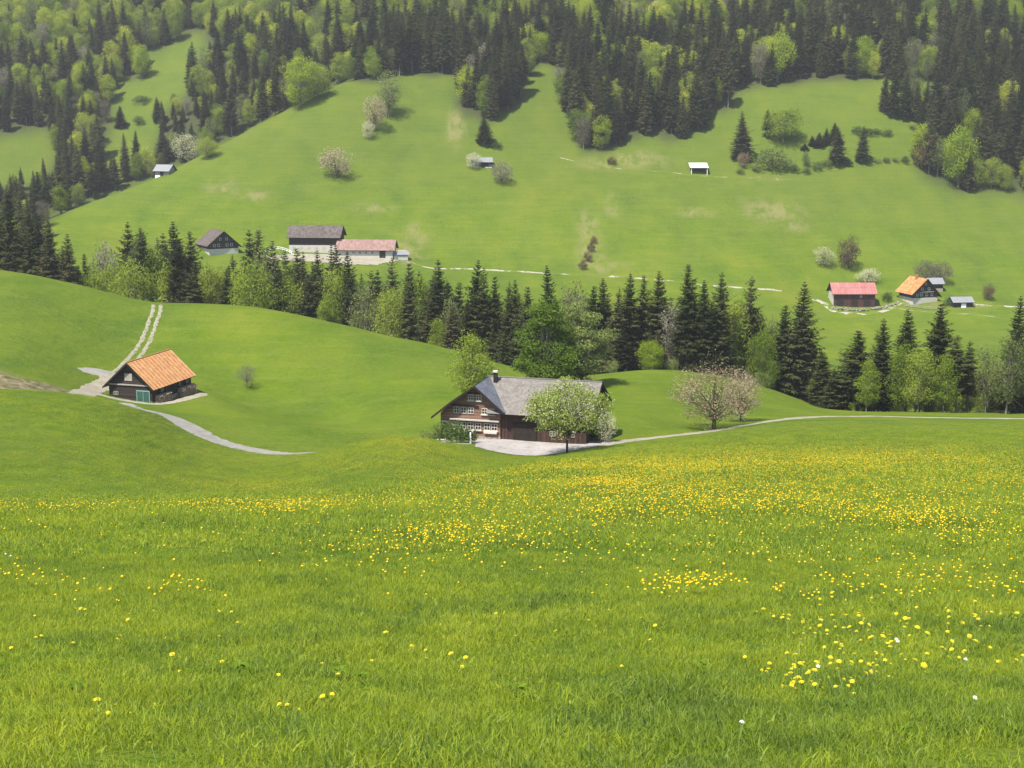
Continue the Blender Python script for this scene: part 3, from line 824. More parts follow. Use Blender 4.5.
    m = MB(); m.box(5.0, 8.2, .15, .247, -.9, 2.6); m.build('barn_door', DARK, t)
    window(t, 10.4, .25, 1.4, .8, .7, frame=GREYW); window(t, 13.0, .25, 1.4, .8, .7, frame=GREYW)
    ch = MB(); ch.box(.95, 1.45, 5.0, 5.5, 6.4, 8.3); cc = ch.build('chimney', DARK, t)
    MB().box(.88, 1.52, 4.93, 5.57, 8.302, 8.5).build('chimney_cap', OFFW, cc)
    # bench in front of the gable
    return t, o, lx, ly
HOUSE, H_ORG, H_LX, H_LY = farmhouse()

# ---- far farm buildings
def gable_house(name, label, cat, u, Y, rz, W, Ln, eh, rh, wall, roof, ov=.6, base=None, baseh=1.0, axis='y', edge=DARK, xoff=0, group=None, zlift=0, eave_r=None):
    """ridge along local y (gable to the front) or along local x (eaves to the front)"""
    o = at_y(u, Y); o.z += zlift
    t = thing(name, label, cat, o, rz, group)
    if axis == 'y':
        er = eave_r if eave_r is not None else eh
        MB().prism([(-W/2, baseh), (W/2, baseh), (W/2, er), (0, rh), (-W/2, eh)], 0, Ln).build('wall', wall, t)
        k = (rh-eh)/(W/2); k2 = (rh-er)/(W/2)
        S = [slab((W/2+ov, -ov, er-k2*ov), (W/2+ov, Ln+ov, er-k2*ov), (0, Ln+ov, rh), (0, -ov, rh), .2),
             slab((-W/2-ov, -ov, eh-k*ov), (-W/2-ov, Ln+ov, eh-k*ov), (0, Ln+ov, rh), (0, -ov, rh), .2)]
        MB().box(-W/2-.05, W/2+.05, -.05, Ln+.05, -3, baseh).build('foundation', base or STONE, t)
    else:
        MB().prism_x([(0, baseh), (W, baseh), (W, eh), (W/2, rh), (0, eh)], -Ln/2, Ln/2).build('wall', wall, t)
        k = (rh-eh)/(W/2)
        S = [slab((-Ln/2-ov, -ov, eh-k*ov), (Ln/2+ov, -ov, eh-k*ov), (Ln/2+ov, W/2, rh), (-Ln/2-ov, W/2, rh), .2),
             slab((-Ln/2-ov, W+ov, eh-k*ov), (Ln/2+ov, W+ov, eh-k*ov), (Ln/2+ov, W/2, rh), (-Ln/2-ov, W/2, rh), .2)]
        MB().box(-Ln/2-.05, Ln/2+.05, -.05, W+.05, -3, baseh).build('foundation', base or STONE, t)
    obj('roof', roof_mesh(name+'_roof', S, roof, edge), t)
    return t
# farm at the left: chalet, long barn, pink-roofed wing
t = gable_house('farmhouse', 'distant farmhouse with dark gable and white windows, left of the long barn', 'farmhouse', 224, 556, R(30), 12, 13, 4.2, 9, WOODD, TBROWN, 1.2, PLASTER, 2.2, eave_r=3.6)
for x in (-3.8, -2.0, 1.4, 3.2): window(t, x, 0, 3.6, .95, 1.1, bars=0, cross=False)
for x in (-1.3, 1.3): window(t, x, 0, 6.0, .9, 1.0, bars=0, cross=False)
t = gable_house('long_barn', 'long dark timber barn with grey roof on a white base at the distant farm', 'barn', 314, 562, R(-4), 12, 20, 6.4, 10.2, DARK, TBROWN, 1.0, PLASTER, 2.9, 'x')
for x in (-8, -5, -2, 1, 4): window(t, x, 0, 1.7, 1.1, .9, frame=GREYW)
t = gable_house('stable', 'low stable with pinkish tiled roof and white wall, right of the long barn', 'stable', 365, 556, R(-4), 10, 22, 3.6, 6.8, PLASTER, TPINK, .9, PLASTER, 1.0, 'x')
for x in (-7, -4.5, -2, .5, 3): window(t, x, 0, 2.2, 1.2, 1.0)
for x in (7,): MB().box(x-1.2, x+1.2, -.1, -.004, .2, 2.9).build('door', DARK, t)
# small store at the end of the yard
t = gable_house('shed', 'small cream shed at the right end of the distant farmyard', 'shed', 401, 556, R(5), 4, 5.5, 2.2, 3.2, PLASTER, METAL, .3, STONE, .2, 'x')
# red-roofed barn
t = gable_house('barn', 'red-brown barn with faded red roof and pale side wall on the right slope', 'barn', 854, 549, 0, 9.5, 16.2, 5.6, 9.0, WOODR, TRED, .8, WOODR, .3, 'x')
MB().box(-8.1-.08, -8.102, -.02, 9.52, -1.5, 5.5).build('side_wall', PLASTER, t)
for x in (-5.5, 0, 5): MB().box(x-1.3, x+1.3, -.1, -.055, -.2, 3.2).build('door', DARK, t)
window(t, 2.6, 0, 4.2, .9, .8)
# orange-roofed chalet
t = gable_house('chalet', 'dark chalet with bright orange roof, right of the red-roofed barn', 'chalet', 925, 551, R(17), 11, 10, 4.4, 9.4, WOODD, TORANGE2, 1.2, PLASTER, 2.0, eave_r=3.4)
for x in (-3.6, -1.9, .6, 2.9): window(t, x, 0, 3.2, 1.0, 1.0, bars=0, cross=False)
for x in (-1.6, 1.4): window(t, x, 0, 5.5, .95, 1.0, bars=0, cross=False)
window(t, 0, 0, 7.5, .8, .8, bars=0, cross=False)
MB().box(-3.4, 3.6, -.5, -.1, 4.2, 4.4).build('balcony', GREYW, t)
ch = MB().box(-1.2, -.3, 5, 5.9, 8.2, 10.6).build('chimney', TORANGE2, t)
gable_house('outbuilding', 'grey-roofed outbuilding behind the orange-roofed chalet', 'shed', 936, 564, R(5), 5, 5.5, 2.6, 4.4, WOODD, METAL, .6, STONE, .5, 'x', zlift=.8)
# little shed further right
t = gable_house('shed', 'small dark shed with a white door on the terrace right of the chalet', 'shed', 963, 546, R(8), 5, 8, 2.3, 3.9, WOODD, METAL, .5, STONE, .1, 'x')
MB().box(-.8, 1.2, -.12, -.003, -.3, 1.7).build('door', WHITE, t)
# hay huts on the hillside
def hut(u, v, label, w, roof, wall, rz=0, eh=2.6, rh=4.2, base=WHITE, door=True, ov=.8):
    p = at(u, v, 470); t = gable_house('hay_hut', label, 'hut', u, p.y, rz, 5.5, w, eh, rh, wall, roof, ov, base, .25, 'x')
    if door:
        MB().box(-.9, .9, -.12, -.055, -.2, 2.1).build('door', DARK, t)
    return t
hut(162, 176, 'small hay hut with pale grey roof at the spur edge beside the whitish tree', 7.0, METAL, GREYW, R(-20), 2.6, 4.8)
hut(483, 168, 'hay hut with light grey roof mid slope, between pale fruit trees', 7.5, METAL, WOODD, R(6))
# open shelter with white roof
p = at(699, 174, 470)
t = thing('field_shelter', 'open field shelter with a bright white roof standing alone on the slope', 'shelter', p, 0)
MB().box(-3.7, 3.7, 2.0, 5.2, -.6, 3.0).build('wall', WOODD, t)
obj('roof', roof_mesh('shelter_roof', [slab((-4.2, -1.2, 2.7), (4.2, -1.2, 2.7), (4.2, 5.6, 4.6), (-4.2, 5.6, 4.6), .2)], WHITE, WHITE), t)
for x in (-3.7, 3.5):
    MB().box(x, x+.25, -.9, -.65, -1.5, 2.75).build('post', WHITE, t)
# ------------------------------------------------------------------ roads and yards
def gravel(name, c1, c2, sc_=3):
    m, nt = new_mat(name)
    g = nd(nt, 'ShaderNodeNewGeometry')
    a = noise(nt, g.outputs['Position'], sc_, 6, .7); b = noise(nt, g.outputs['Position'], .35, 4, .6)
    f = math_(nt, 'ADD', math_(nt, 'MULTIPLY', a, .5), math_(nt, 'MULTIPLY', b, .5))
    c = ramp(nt, f, [(.3, c1), (.65, c2)])
    gr = ramp(nt, noise(nt, g.outputs['Position'], 1.1, 5, .7), [(.52, (0, 0, 0)), (.66, (1, 1, 1))])
    c = mix(nt, math_(nt, 'MULTIPLY', gr, .45), c, (.09, .12, .02))
    finish(nt, c, .95, a, .05, .5, .1)
    return m
GRAVEL = gravel('pale_gravel', (.17, .155, .14), (.29, .275, .25))
GRAVELW = gravel('bright_limestone_gravel', (.20, .175, .125), (.32, .29, .225))
def grown_over(name, base, lo, hi, sc_=.16):
    m, nt = new_mat(name); g = nd(nt, 'ShaderNodeNewGeometry')
    a = noise(nt, g.outputs['Position'], 2.5, 5, .7)
    c = ramp(nt, a, [(.3, base), (.7, tuple(v*1.35 for v in base))])
    gr = ramp(nt, noise(nt, g.outputs['Position'], sc_, 4, .7), [(lo, (0, 0, 0)), (hi, (1, 1, 1))])
    finish(nt, mix(nt, gr, c, (.105, .14, .015)), .95, a, .05, .5, .1); return m
RUTG = grown_over('worn_rut_gravel', (.21, .19, .14), .52, .64, .9)
GROWN = grown_over('half_grassed_gravel', (.27, .25, .19), .44, .5)
GROWN2 = grown_over('mostly_grassed_gravel', (.2, .2, .12), .36, .48)
YARD = gravel('yard_paving', (.24, .215, .205), (.36, .33, .315))
def spline(pts, n):
    P = [Vector(p) for p in pts]; out = []
    P = [P[0]*2 - P[1]] + P + [P[-1]*2 - P[-2]]
    for i in range(1, len(P)-2):
        k = max(2, int((P[i+1]-P[i]).length/n))
        for j in range(k):
            t = j/k
            out.append(.5*((2*P[i]) + (P[i+1]-P[i-1])*t + (2*P[i-1]-5*P[i]+4*P[i+1]-P[i+2])*t*t + (3*P[i]-P[i-1]-3*P[i+1]+P[i+2])*t**3))
    out.append(P[-2]); return out
def strip(name, pts, w, mat, lift=.06, step=1.0, ww=None, ragged=.28, off=0.0):
    c = spline([Vector((p[0], p[1], 0)) for p in pts], step)
    n = len(c); K = 5; V = []; Fc = []
    g = random.Random(len(c))
    for i, p in enumerate(c):
        d = (c[min(i+1, n-1)] - c[max(i-1, 0)]).normalized(); s = Vector((-d.y, d.x, 0))
        t = i/(n-1); wd = w if ww is None else np.interp(t, np.linspace(0, 1, len(ww)), ww)
        jl, jr = g.uniform(-ragged, ragged), g.uniform(-ragged, ragged)
        for k in range(K):
            q = p + s*(((k/(K-1))-.5)*wd + (jl if k == 0 else jr if k == K-1 else 0) + off)
            V.append((q.x, q.y, float(ground(q.x, q.y)) + (lift if 0 < k < K-1 else lift*.3)))
    for i in range(n-1):
        for k in range(K-1):
            Fc.append((i*K+k, (i+1)*K+k, (i+1)*K+k+1, i*K+k+1))
    me = bpy.data.meshes.new(name); me.from_pydata(V, [], Fc); me.materials.append(mat)
    me.polygons.foreach_set('use_smooth', [True]*len(me.polygons)); me.update()
    return tag(obj(name, me), None, None, None, 'structure')
def pts_px(l, ymin=100): return [at(u, v, ymin) for u, v in l]
def pts_uy(l): return [at_y(u, y) for u, y in l]
def sheet(name, poly, mat, lift=.07, step=1.0, kind='structure'):
    """filled ground patch: polygon of world xy points"""
    xs = [p[0] for p in poly]; ys = [p[1] for p in poly]
    gx = np.arange(min(xs), max(xs)+step, step); gy = np.arange(min(ys), max(ys)+step, step)
    GX, GY = np.meshgrid(gx, gy)
    jx = GX + (fbm(GX, GY, 3, 5, 2)-.5)*1.2; jy = GY + (fbm(GX, GY, 3, 8, 2)-.5)*1.2
    ins = in_poly(jx, jy, [(p[0], p[1]) for p in poly])
    Zz = ground(GX, GY) + lift
    idx = np.arange(GX.size).reshape(GX.shape)
    q = ins[:-1, :-1] & ins[1:, :-1] & ins[:-1, 1:] & ins[1:, 1:]
    f = np.stack([idx[:-1, :-1][q], idx[:-1, 1:][q], idx[1:, 1:][q], idx[1:, :-1][q]], 1)
    used, inv = np.unique(f, return_inverse=True)
    V = np.stack([GX, GY, Zz], -1).reshape(-1, 3)[used]
    me = mesh_np(name, V, inv.reshape(f.shape), mat, smooth=True)
    return tag(obj(name, me), None, None, None, kind)

# lane from the barn down behind the knoll
strip('gravel_road', pts_px([(126, 403.5), (138, 409), (158, 413), (178, 421), (198, 433), (222, 443), (250, 450), (278, 453.5), (302, 453.5)], 150) + pts_uy([(330, 176), (400, 178), (470, 178)]), 4.2, GRAVEL, ww=[2.4, 2.8, 4.2, 5.0, 4.5, 3.8, 3.8, 3.8], step=.8)
# apron round the barn
a0, a1 = B_LX, B_LY
def bl(x, y):
    p = B_ORG + a0*x + a1*y; return (p.x, p.y)
strip('barn_forecourt', [bl(-7.5, -2.2), bl(0, -2.4), bl(5.2, -2.6), bl(6.3, 2), bl(6.6, 7), bl(6.6, 11), bl(5.6, 13)], 2.4, GRAVELW, step=.6, ww=[1.0, 1.8, 3.4, 2.4, 2.2, 2.2, 1.5])
# pale forks on the left of the barn
strip('gravel_track', pts_px([(76, 397), (92, 391), (104, 385), (112, 378)], 190), 3.2, GRAVELW, step=.6)
strip('gravel_lay_by', pts_px([(80, 370.5), (95, 372), (110, 375), (122, 378)], 190), 4.0, METAL if False else GRAVEL, step=.6, ww=[1.5, 4, 5, 5])
# two-rut track climbing the hill behind the barn
ctr = [(112, 378), (126, 366), (137, 354), (144.5, 343), (149, 333), (153, 321), (156.5, 311), (157, 305)]
cw = pts_px(ctr, 228)
for s in (-1, 1):
    strip('wheel_rut', cw, .72, RUTG, step=.4, off=s*.74, ragged=.16)
# yard before the farmhouse and lane leaving it to the right along the crest
yard = [at_y(466, 181), at_y(474, 172.5), at_y(492, 170.5), at_y(520, 170.5), at_y(548, 171.0), at_y(575, 174), at_y(600, 176), at_y(618, 178.0), at_y(622, 182), at_y(600, 183), at_y(560, 182.5), at_y(540, 184), at_y(503, 186), at_y(470, 187)]
sheet('farmyard_paving', [(p.x, p.y) for p in yard], YARD, .06, .7)
strip('farm_lane', pts_px([(598, 446.5), (625, 441.5), (650, 438.5), (690, 434), (730, 428.5), (770, 421.5), (800, 418), (850, 416.5), (900, 417), (950, 418), (1000, 418.5), (1060, 419)], 150), 3.2, GRAVELW, step=1.2, ww=[2.6, 2.8, 3, 3.2, 3.2, 3])
# farm road across the far slope
strip('far_farm_road', pts_px([(408, 262), (430, 268), (460, 269), (500, 271), (540, 273), (580, 275), (620, 277), (660, 280), (700, 285), (740, 288), (780, 291), (812, 298)], 480), 1.7, GROWN, .12, 2.0)
strip('far_farm_road', pts_px([(812, 299), (822, 302), (834, 311), (860, 314), (880, 312), (895, 305), (905, 302)], 480), 2.6, GROWN, .12, 1.5)
strip('far_farm_road', pts_px([(975, 305), (1000, 306), (1024, 307), (1100, 309)], 480), 2.0, GROWN, .12, 2.0)
strip('terrace_path', pts_px([(878, 304), (905, 310), (940, 313), (985, 316), (1024, 322)], 480), 1.6, GROWN2, .1, 2.0)
far_yard = [at(u, v, 500) for u, v in [(262, 256), (290, 254), (330, 255), (345, 254), (372, 253), (396, 250), (408, 250), (412, 255), (400, 261), (378, 266), (350, 266), (300, 262), (266, 260)]]
sheet('far_farmyard', [(p.x, p.y) for p in far_yard], GRAVELW, .15, 1.2)

# rubble walls by the red-roofed barn: loose stones heaped in a line
def rubble(name, label, pts, hgt, seed):
    g = random.Random(seed); M = MB(); c = spline([Vector((p.x, p.y, 0)) for p in pts], .9); o = c[0].copy(); o.z = float(ground(o.x, o.y))
    for p in c:
        for k in range(4):
            q = p + Vector((g.uniform(-.5, .5), g.uniform(-.4, .4), 0)); z = float(ground(q.x, q.y)) - o.z + hgt*k/4 - .1; r = g.uniform(.28, .5)
            ring = [[(q.x-o.x + r*s_*math.cos(a)*g.uniform(.8, 1.15), q.y-o.y + r*s_*math.sin(a)*g.uniform(.8, 1.15), z + h_*r) for a in (0, 1.05, 2.1, 3.14, 4.2, 5.25)] for s_, h_ in ((.8, 0), (1, .5), (.6, 1.0))]
            vs = ring[0]+ring[1]+ring[2]; fs = [(5,4,3,2,1,0), (12,13,14,15,16,17)] + [(l*6+i, l*6+(i+1) % 6, (l+1)*6+(i+1) % 6, (l+1)*6+i) for l in (0, 1) for i in range(6)]
            M.add(vs, fs)
    ob = M.build(name, RUB); ob.location = o; tag(ob, label, 'stone wall')
RUB = simple('pale_rubble', (.15, .13, .11), (.36, .33, .29), 1.2, .9, .05)
rubble('stone_wall', 'low pale rubble wall in front of the red-roofed barn', [at(u, v, 500) for u, v in [(833, 309.5), (845, 310.5), (858, 311.5), (868, 311)]], 1.0, 1)
rubble('stone_wall', 'broken rubble wall between the red-roofed barn and the orange-roofed chalet', [at(u, v, 500) for u, v in [(872, 310), (882, 309), (892, 306), (898, 304)]], .9, 2)

strip('hillside_path', pts_px([(560, 158), (610, 168), (660, 172), (700, 176), (745, 178), (790, 180)], 480), .8, GROWN2, .12, 2.5)

# white rail fence of the far farm paddock
def rail_fence(name, label, pts, h, mat):
    c = spline([Vector((p.x, p.y, 0)) for p in pts], 2.2); P = [Vector((p.x, p.y, float(ground(p.x, p.y)))) for p in c]; o = P[0]
    t = thing(name, label, 'fence', o)
    for zz in (.45, 1.0): MB().tube([p - o + Vector((0, 0, zz*h)) for p in P], [.09]*len(P), 5).build('rail', mat, t)
    for p in P[:40]: MB().box(-.08, .08, -.08, .08, -.3, 1.12*h).build('post', mat, t).location = p - o
rail_fence('paddock_fence', 'white rail fence curving round the paddock left of the long barn', [at(u, v, 500) for u, v in [(262, 256), (268, 251.5), (278, 250), (287, 252), (294, 256.5)]], 1.2, WHITE)
rail_fence('meadow_fence', 'old grey wooden rail fence along the terrace below the orange-roofed chalet', [at(u, v, 500) for u, v in [(905, 307), (925, 309.5), (945, 311)]], 1.1, GREYW)
# ------------------------------------------------------------------ trees standing in the valley belt
def bz(u, vt, Y, h=None):
    """stand at bearing u and distance Y, tall enough for the top to reach row vt"""
    p = at_y(u, Y); top = t_of_v(vt)*Y
    return p, (top - p.z if h is None else h)
def tree_top(kind, u, vt, Y, label, wpx=None, group=None, **k):
    p, h = bz(u, vt, Y); h = max(h, 4)
    w = None
    if wpx: w = wpx*(1.12 if kind.name == 'spruce_tree' else .98)/px_m(Y, p.z)
    return tree(kind, p, h, label, group, w, **k)
BELT = [
 # u, top row, distance, kind, width in px, label
 (6,202,352,SPR[0],34,'broad dark spruce at the left picture edge behind the meadow crest'),
 (20,190,356,SPR[2],40,'tallest dark spruce of the clump at the far left edge'),
 (36,206,350,SPR[0],34,'dark spruce in the left clump, right of its tallest tree'),
 (47,214,354,SPR[2],34,'dark spruce on the right side of the clump at the left edge'),
 (72,234,352,SPR[1],26,'narrow spruce alone between the left clump and the reddish larch'),
 (94,253,350,SPR[3],15,'small slim spruce left of the reddish bare tree'),
 (112,236,347,BO[2],30,'reddish grey bare tree behind the left meadow crest'),
 (127,262,345,BE[1],32,'light green tree right of the reddish grey bare tree'),
 (145,226,340,SPL[1],30,'loose-crowned dark pine left of the track crest'),
 (162,240,340,BO[0],32,'yellowish budding tree right above the end of the track'),
 (181,221,336,SPR[1],31,'tall dark spruce just right of the top of the track'),
 (195,231,340,SPR[3],24,'slim spruce right of the tall spruce by the track'),
 (209,256,334,BE[3],30,'light green tree in front of the distant farmhouse'),
 (223,262,338,BE[1],26,'fresh green tree right below the distant farmhouse'),
 (238,254,335,SPW[0],28,'brownish spruce right of the distant farmhouse'),
 (248,262,338,SPR[4],26,'dark spruce next to the brownish one right of the distant farmhouse'),
 (261,256,332,SPL[0],20,'thin spruce with bare stem right of the distant farmhouse'),
 (273,266,335,BE[0],36,'rounded fresh green tree left below the long barn'),
 (291,262,333,BE[2],34,'fresh green tree below the left half of the long barn'),
 (305,251,328,SPW[1],20,'thin brown spruce below the middle of the long barn'),
 (318,250,332,SPR[3],20,'slim dark spruce below the right half of the long barn'),
 (331,264,326,BE[0],34,'fresh green tree at the right end of the long barn'),
 (343,245,330,SPR[1],26,'dark spruce standing before the left end of the pink-roofed stable'),
 (355,251,330,SPR[1],26,'dark spruce before the middle of the pink-roofed stable'),
 (367,276,322,BO[0],28,'yellow-green budding tree below the pink-roofed stable'),
 (375,270,330,SPL[0],26,'loose spruce below the right part of the pink-roofed stable'),
 (395,256,322,SPL[1],22,'thin spruce below the small cream shed of the distant farm'),
 (406,262,326,SPR[4],26,'dark spruce right of the thin one below the cream shed'),
 (420,272,325,BE[1],32,'light green tree left of the wide dark spruce at the belt centre'),
 (441,259,316,SPR[0],32,'wide dark spruce behind the right shoulder of the left meadow hill'),
 (432,275,322,SPR[3],22,'slim spruce tucked left of the wide dark spruce'),
 (452,292,308,BO[0],24,'olive budding tree right of the wide dark spruce'),
 (472,260,312,SPR[1],26,'dark spruce, left one of the close pair above the olive ash'),
 (483,266,310,SPL[1],20,'spruce with pale bare stem, right one of the close pair'),
 (496,276,310,SPR[4],22,'dark spruce above the farmhouse chimney, leftmost of three'),
 (506,281,307,SPW[0],22,'dark brownish spruce above the farmhouse chimney, middle of three'),
 (516,279,308,SPR[1],20,'dark spruce above the farmhouse chimney, rightmost of three'),
 (527,286,300,SPR[4],24,'spruce with brownish twigs left of the big maples'),
 (553,265,312,SPR[1],24,'spruce tip rising highest behind the big bright maples'),
 (576,278,312,BO[2],30,'grey bare tree behind the right maple'),
 (593,286,296,SPR[3],24,'dark spruce directly right of the maples, leftmost of its row'),
 (604,278,300,SPR[1],26,'dark spruce second right of the maples'),
 (615,287,292,SPW[0],26,'brownish spruce in the row right of the maples'),
 (627,273,296,SPR[1],28,'pointed spruce in the row between the maples and the yellow bush'),
 (642,275,298,SPR[3],22,'narrow dark spruce above the yellow-green bush'),
 (658,271,298,SPR[1],30,'tall spruce right above the yellow-green bush'),
 (672,300,294,BO[2],26,'grey twiggy tree right of the yellow-green bush'),
 (686,263,292,SPR[3],24,'tall spruce with bare lower stem at the knoll top'),
 (702,280,290,SPR[1],24,'dark spruce right of the bare-stemmed one on the knoll'),
 (718,272,292,SPR[0],30,'dense spruce at the right of the knoll-top group'),
 (731,292,298,BE[1],34,'light green tree left of the thin double stem'),
 (747,276,300,SPL[0],24,'spruce with light lower stem among light green trees'),
 (755,306,300,BE[3],34,'light green tree left of the big conical spruce pair'),
 (770,312,310,BO[0],26,'thin olive tree close left of the big conical spruces'),
 (781,305,300,SPR[4],28,'dark spruce forming the left flank of the big conical pair'),
 (796,281,298,SPR[2],42,'biggest conical spruce with pale stem, left of the red-roofed barn'),
 (822,352,268,SPR[0],26,'short spruce at the lane crest right of the big conical pair'),
 (834,368,262,SPR[2],22,'shortest dark spruce at the lane crest'),
 (857,330,262,SPR[4],34,'loose grey-green spruce below the red-roofed barn'),
 (844,350,268,BO[0],28,'olive tree below the left side of the red-roofed barn'),
 (878,318,257,SPR[0],30,'pointed dark spruce below the right side of the red-roofed barn'),
 (905,309,262,SPR[3],24,'spruce tip rising below the orange-roofed chalet from light green trees'),
 (903,338,254,BE[3],34,'bright green tree below the orange-roofed chalet, left of the pair'),
 (918,345,250,BE[0],34,'bright green tree below the orange-roofed chalet, right of the pair'),
 (932,303,258,SPR[4],32,'tall spruce right below the orange-roofed chalet'),
 (956,334,252,SPL[1],22,'twin spruce with bare stem, left one, below the small shed'),
 (967,340,255,SPL[0],20,'twin spruce with bare stem, right one, below the small shed'),
 (985,342,252,BO[0],32,'light olive tree right of the twin bare-stemmed spruces'),
 (1011,295,254,SPR[2],34,'dark spruce rising behind the olive tree at the right edge'),
 (1006,330,247,BO[0],34,'large olive brown tree at the right edge of the lane'),
 (1026,332,248,BO[1],36,'grey olive tree cut by the right picture edge'),
 (943,352,250,BE[1],26,'light green tree between the bright pair and the bare-stemmed twins'),
 (866,358,252,BE[1],24,'small bright tree below the red-roofed barn yard'),
]
for u, vt, Y, kd, wp, lab in BELT:
    tree_top(kd, u, vt, Y, lab, wp)
# low growth and hidden rows that close the belt
g = random.Random(5)
crest_u = [0,60,100,150,190,230,300,380,450,500,550,600,650,700,760,800,850,900,1024]
crest_v = [270,281,290,304,303,304,315,333,347,362,376,374,369,372,387,399,412,412,412]
nfill = 0
for u in np.arange(-30, 1060, 6.5):
    uu = u + g.uniform(-3.5, 3.5)
    cv = np.interp(uu, crest_u, crest_v)
    Yb = float(np.interp(uu, [0, 200, 450, 600, 700, 800, 860, 1024], [338, 325, 298, 285, 286, 292, 256, 262]))
    dec = g.random() < (.5 if (90 < uu < 440 or uu > 720) else .15) and uu > 88
    if 800 < uu < 850 and g.random() < .5: continue
    if 678 < uu < 694 or 782 < uu < 800: Yoff = 22
    else: Yoff = 0
    kd = g.choice(BE + BE + BO[:2]) if dec else g.choice(SPR + SPW + SPL)
    top = cv - g.uniform(34, 66)
    if 196 < uu < 244: top = cv - g.uniform(30, 50)
    if 80 < uu < 130: top = cv - g.uniform(15, 35)
    p, h = bz(uu, top, Yb + Yoff + g.uniform(2, 22))
    tree(kd, p, max(6, h*(g.uniform(.85, 1.0))), ('small light green tree' if dec else 'lower dark spruce') + ' filling a gap between taller trees of the valley belt',
         'lower ' + ('broadleaf' if dec else 'spruce') + ' trees filling the valley belt', kd.W*max(6, h*.9)/kd.H*(.8 if dec else 1.05))
for u in np.arange(130, 760, 7.5):
    uu = u + g.uniform(-5, 5); cv = np.interp(uu, crest_u, crest_v)
    if 192 < uu < 248 or 284 < uu < 410 and g.random() < .5: continue
    Yb = float(np.interp(uu, [0, 200, 450, 600, 700], [350, 345, 322, 312, 312]))
    p, h = bz(uu, cv - g.uniform(52, 80), Yb + g.uniform(0, 14))
    tree(g.choice(SPR + SPW), p, h, 'lower dark spruce filling a gap between taller trees of the valley belt', 'lower spruce trees filling the valley belt')
# bushes at the foot of the belt
for i, (u, w, hh, kd, lab) in enumerate([(650,24,5.5,BE[2],None),(762,18,3.5,BU[1],None),(672,12,3,BU[1],None),(612,12,3,BU[1],None)]):
    p = at_y(u, float(np.interp(u, [600, 760], [272, 284])))
    lab = ['yellow-green round bush at the foot of the dark spruces on the knoll', 'grey-green bush left of the big conical spruces', 'low olive bush right of the yellow-green bush', 'low olive bush behind the knoll, right of the maples'][i]
    if i == 0:
        tree(BY[0], p, 24/px_m(p.y, p.z)*1.35, lab, None, 24/px_m(p.y, p.z)*1.1, name='bush', cat='bush')
    else:
        tree(kd, p, hh, lab, None, w/px_m(p.y, p.z))
# the two big maples and the ash behind the farmhouse
tree_top(MA[0], 546, 292, 238, 'big broad green maple behind the farmhouse roof, left one of two', 74)
tree_top(MA[1], 581, 296, 243, 'big olive green maple behind the farmhouse roof, right one of two', 66)
tree_top(OL[0], 474, 331, 222, 'olive green ash close behind the left end of the farmhouse', 46)

# apple tree in blossom before the farmhouse
p = at(567, 453.5, 150)
k = px_m(p.y, p.z)
o = thing('apple_tree', 'round white-blossoming apple tree with dark trunk in front of the farmhouse yard', 'tree', p, .6)
o.scale = (90/k/11.5, 90/k/11.5, 77/k/9)
obj('crown', AP.crown, o); obj('trunk', AP.trunk, o); obj('blossom', APB, o)
p = at_y(606, 181); tree(BL[3], p, 4.6, 'smaller whitish blossoming tree behind the apple tree at the yard end', None, 2.8, name='blossoming_fruit_tree')
p = at(713, 429.5, 150); tree(CH[0], p, 73/px_m(p.y, p.z), 'wide pinkish budding cherry tree above the lane', None, 92/px_m(p.y, p.z))
p = at_y(741, 212); tree(CH[1], p, 54/px_m(p.y, p.z), 'narrower pinkish budding cherry tree right of the wide one', None, 42/px_m(p.y, p.z))
p = at(247, 389, 200); tree(BT, p, 25/px_m(p.y, p.z), 'small bare grey tree alone on the meadow right of the barn', None, 24/px_m(p.y, p.z))
# hedge and shrubs at the farmhouse garden
for u, Y, w, h, kd, lab in [(431,179,2.6,2.2,BU[1],'olive shrub at the left end of the farmhouse garden'),(440,178.5,3.2,2.6,BU[1],'olive grey shrub below the left farmhouse eave'),
                        (449,179,3.4,2.9,BU[0],'dark green shrub before the left corner of the farmhouse'),(459,179,3.6,2.2,BU[0],'low dark hedge shrub before the farmhouse gable'),
                        (468,178.5,2.6,1.8,BU[0],'dark shrub at the right end of the garden, next to the paving'),(598,183,3,2.6,BU[0],'dark green shrub at the right end of the farmhouse')]:
    p = at_y(u, Y); tree(kd, p, h, lab, None, w)
pm = MB()
p = at_y(470.5, 177.4)
o = MB().box(-.09, .09, -.09, .09, -.3, 1.5).build('gate_post', WHITE); o.location = p; tag(o, 'short white post at the garden corner beside the yard paving', 'post')
p = at_y(441.5, 177.2)
o = MB().box(-.55, .55, -.15, .15, -.2, .55).box(-.62, .62, -.2, .2, .552, .65).build('garden_trough', PLASTER); o.location = p; tag(o, 'small pale stone trough in the grass under the garden shrubs', 'trough')
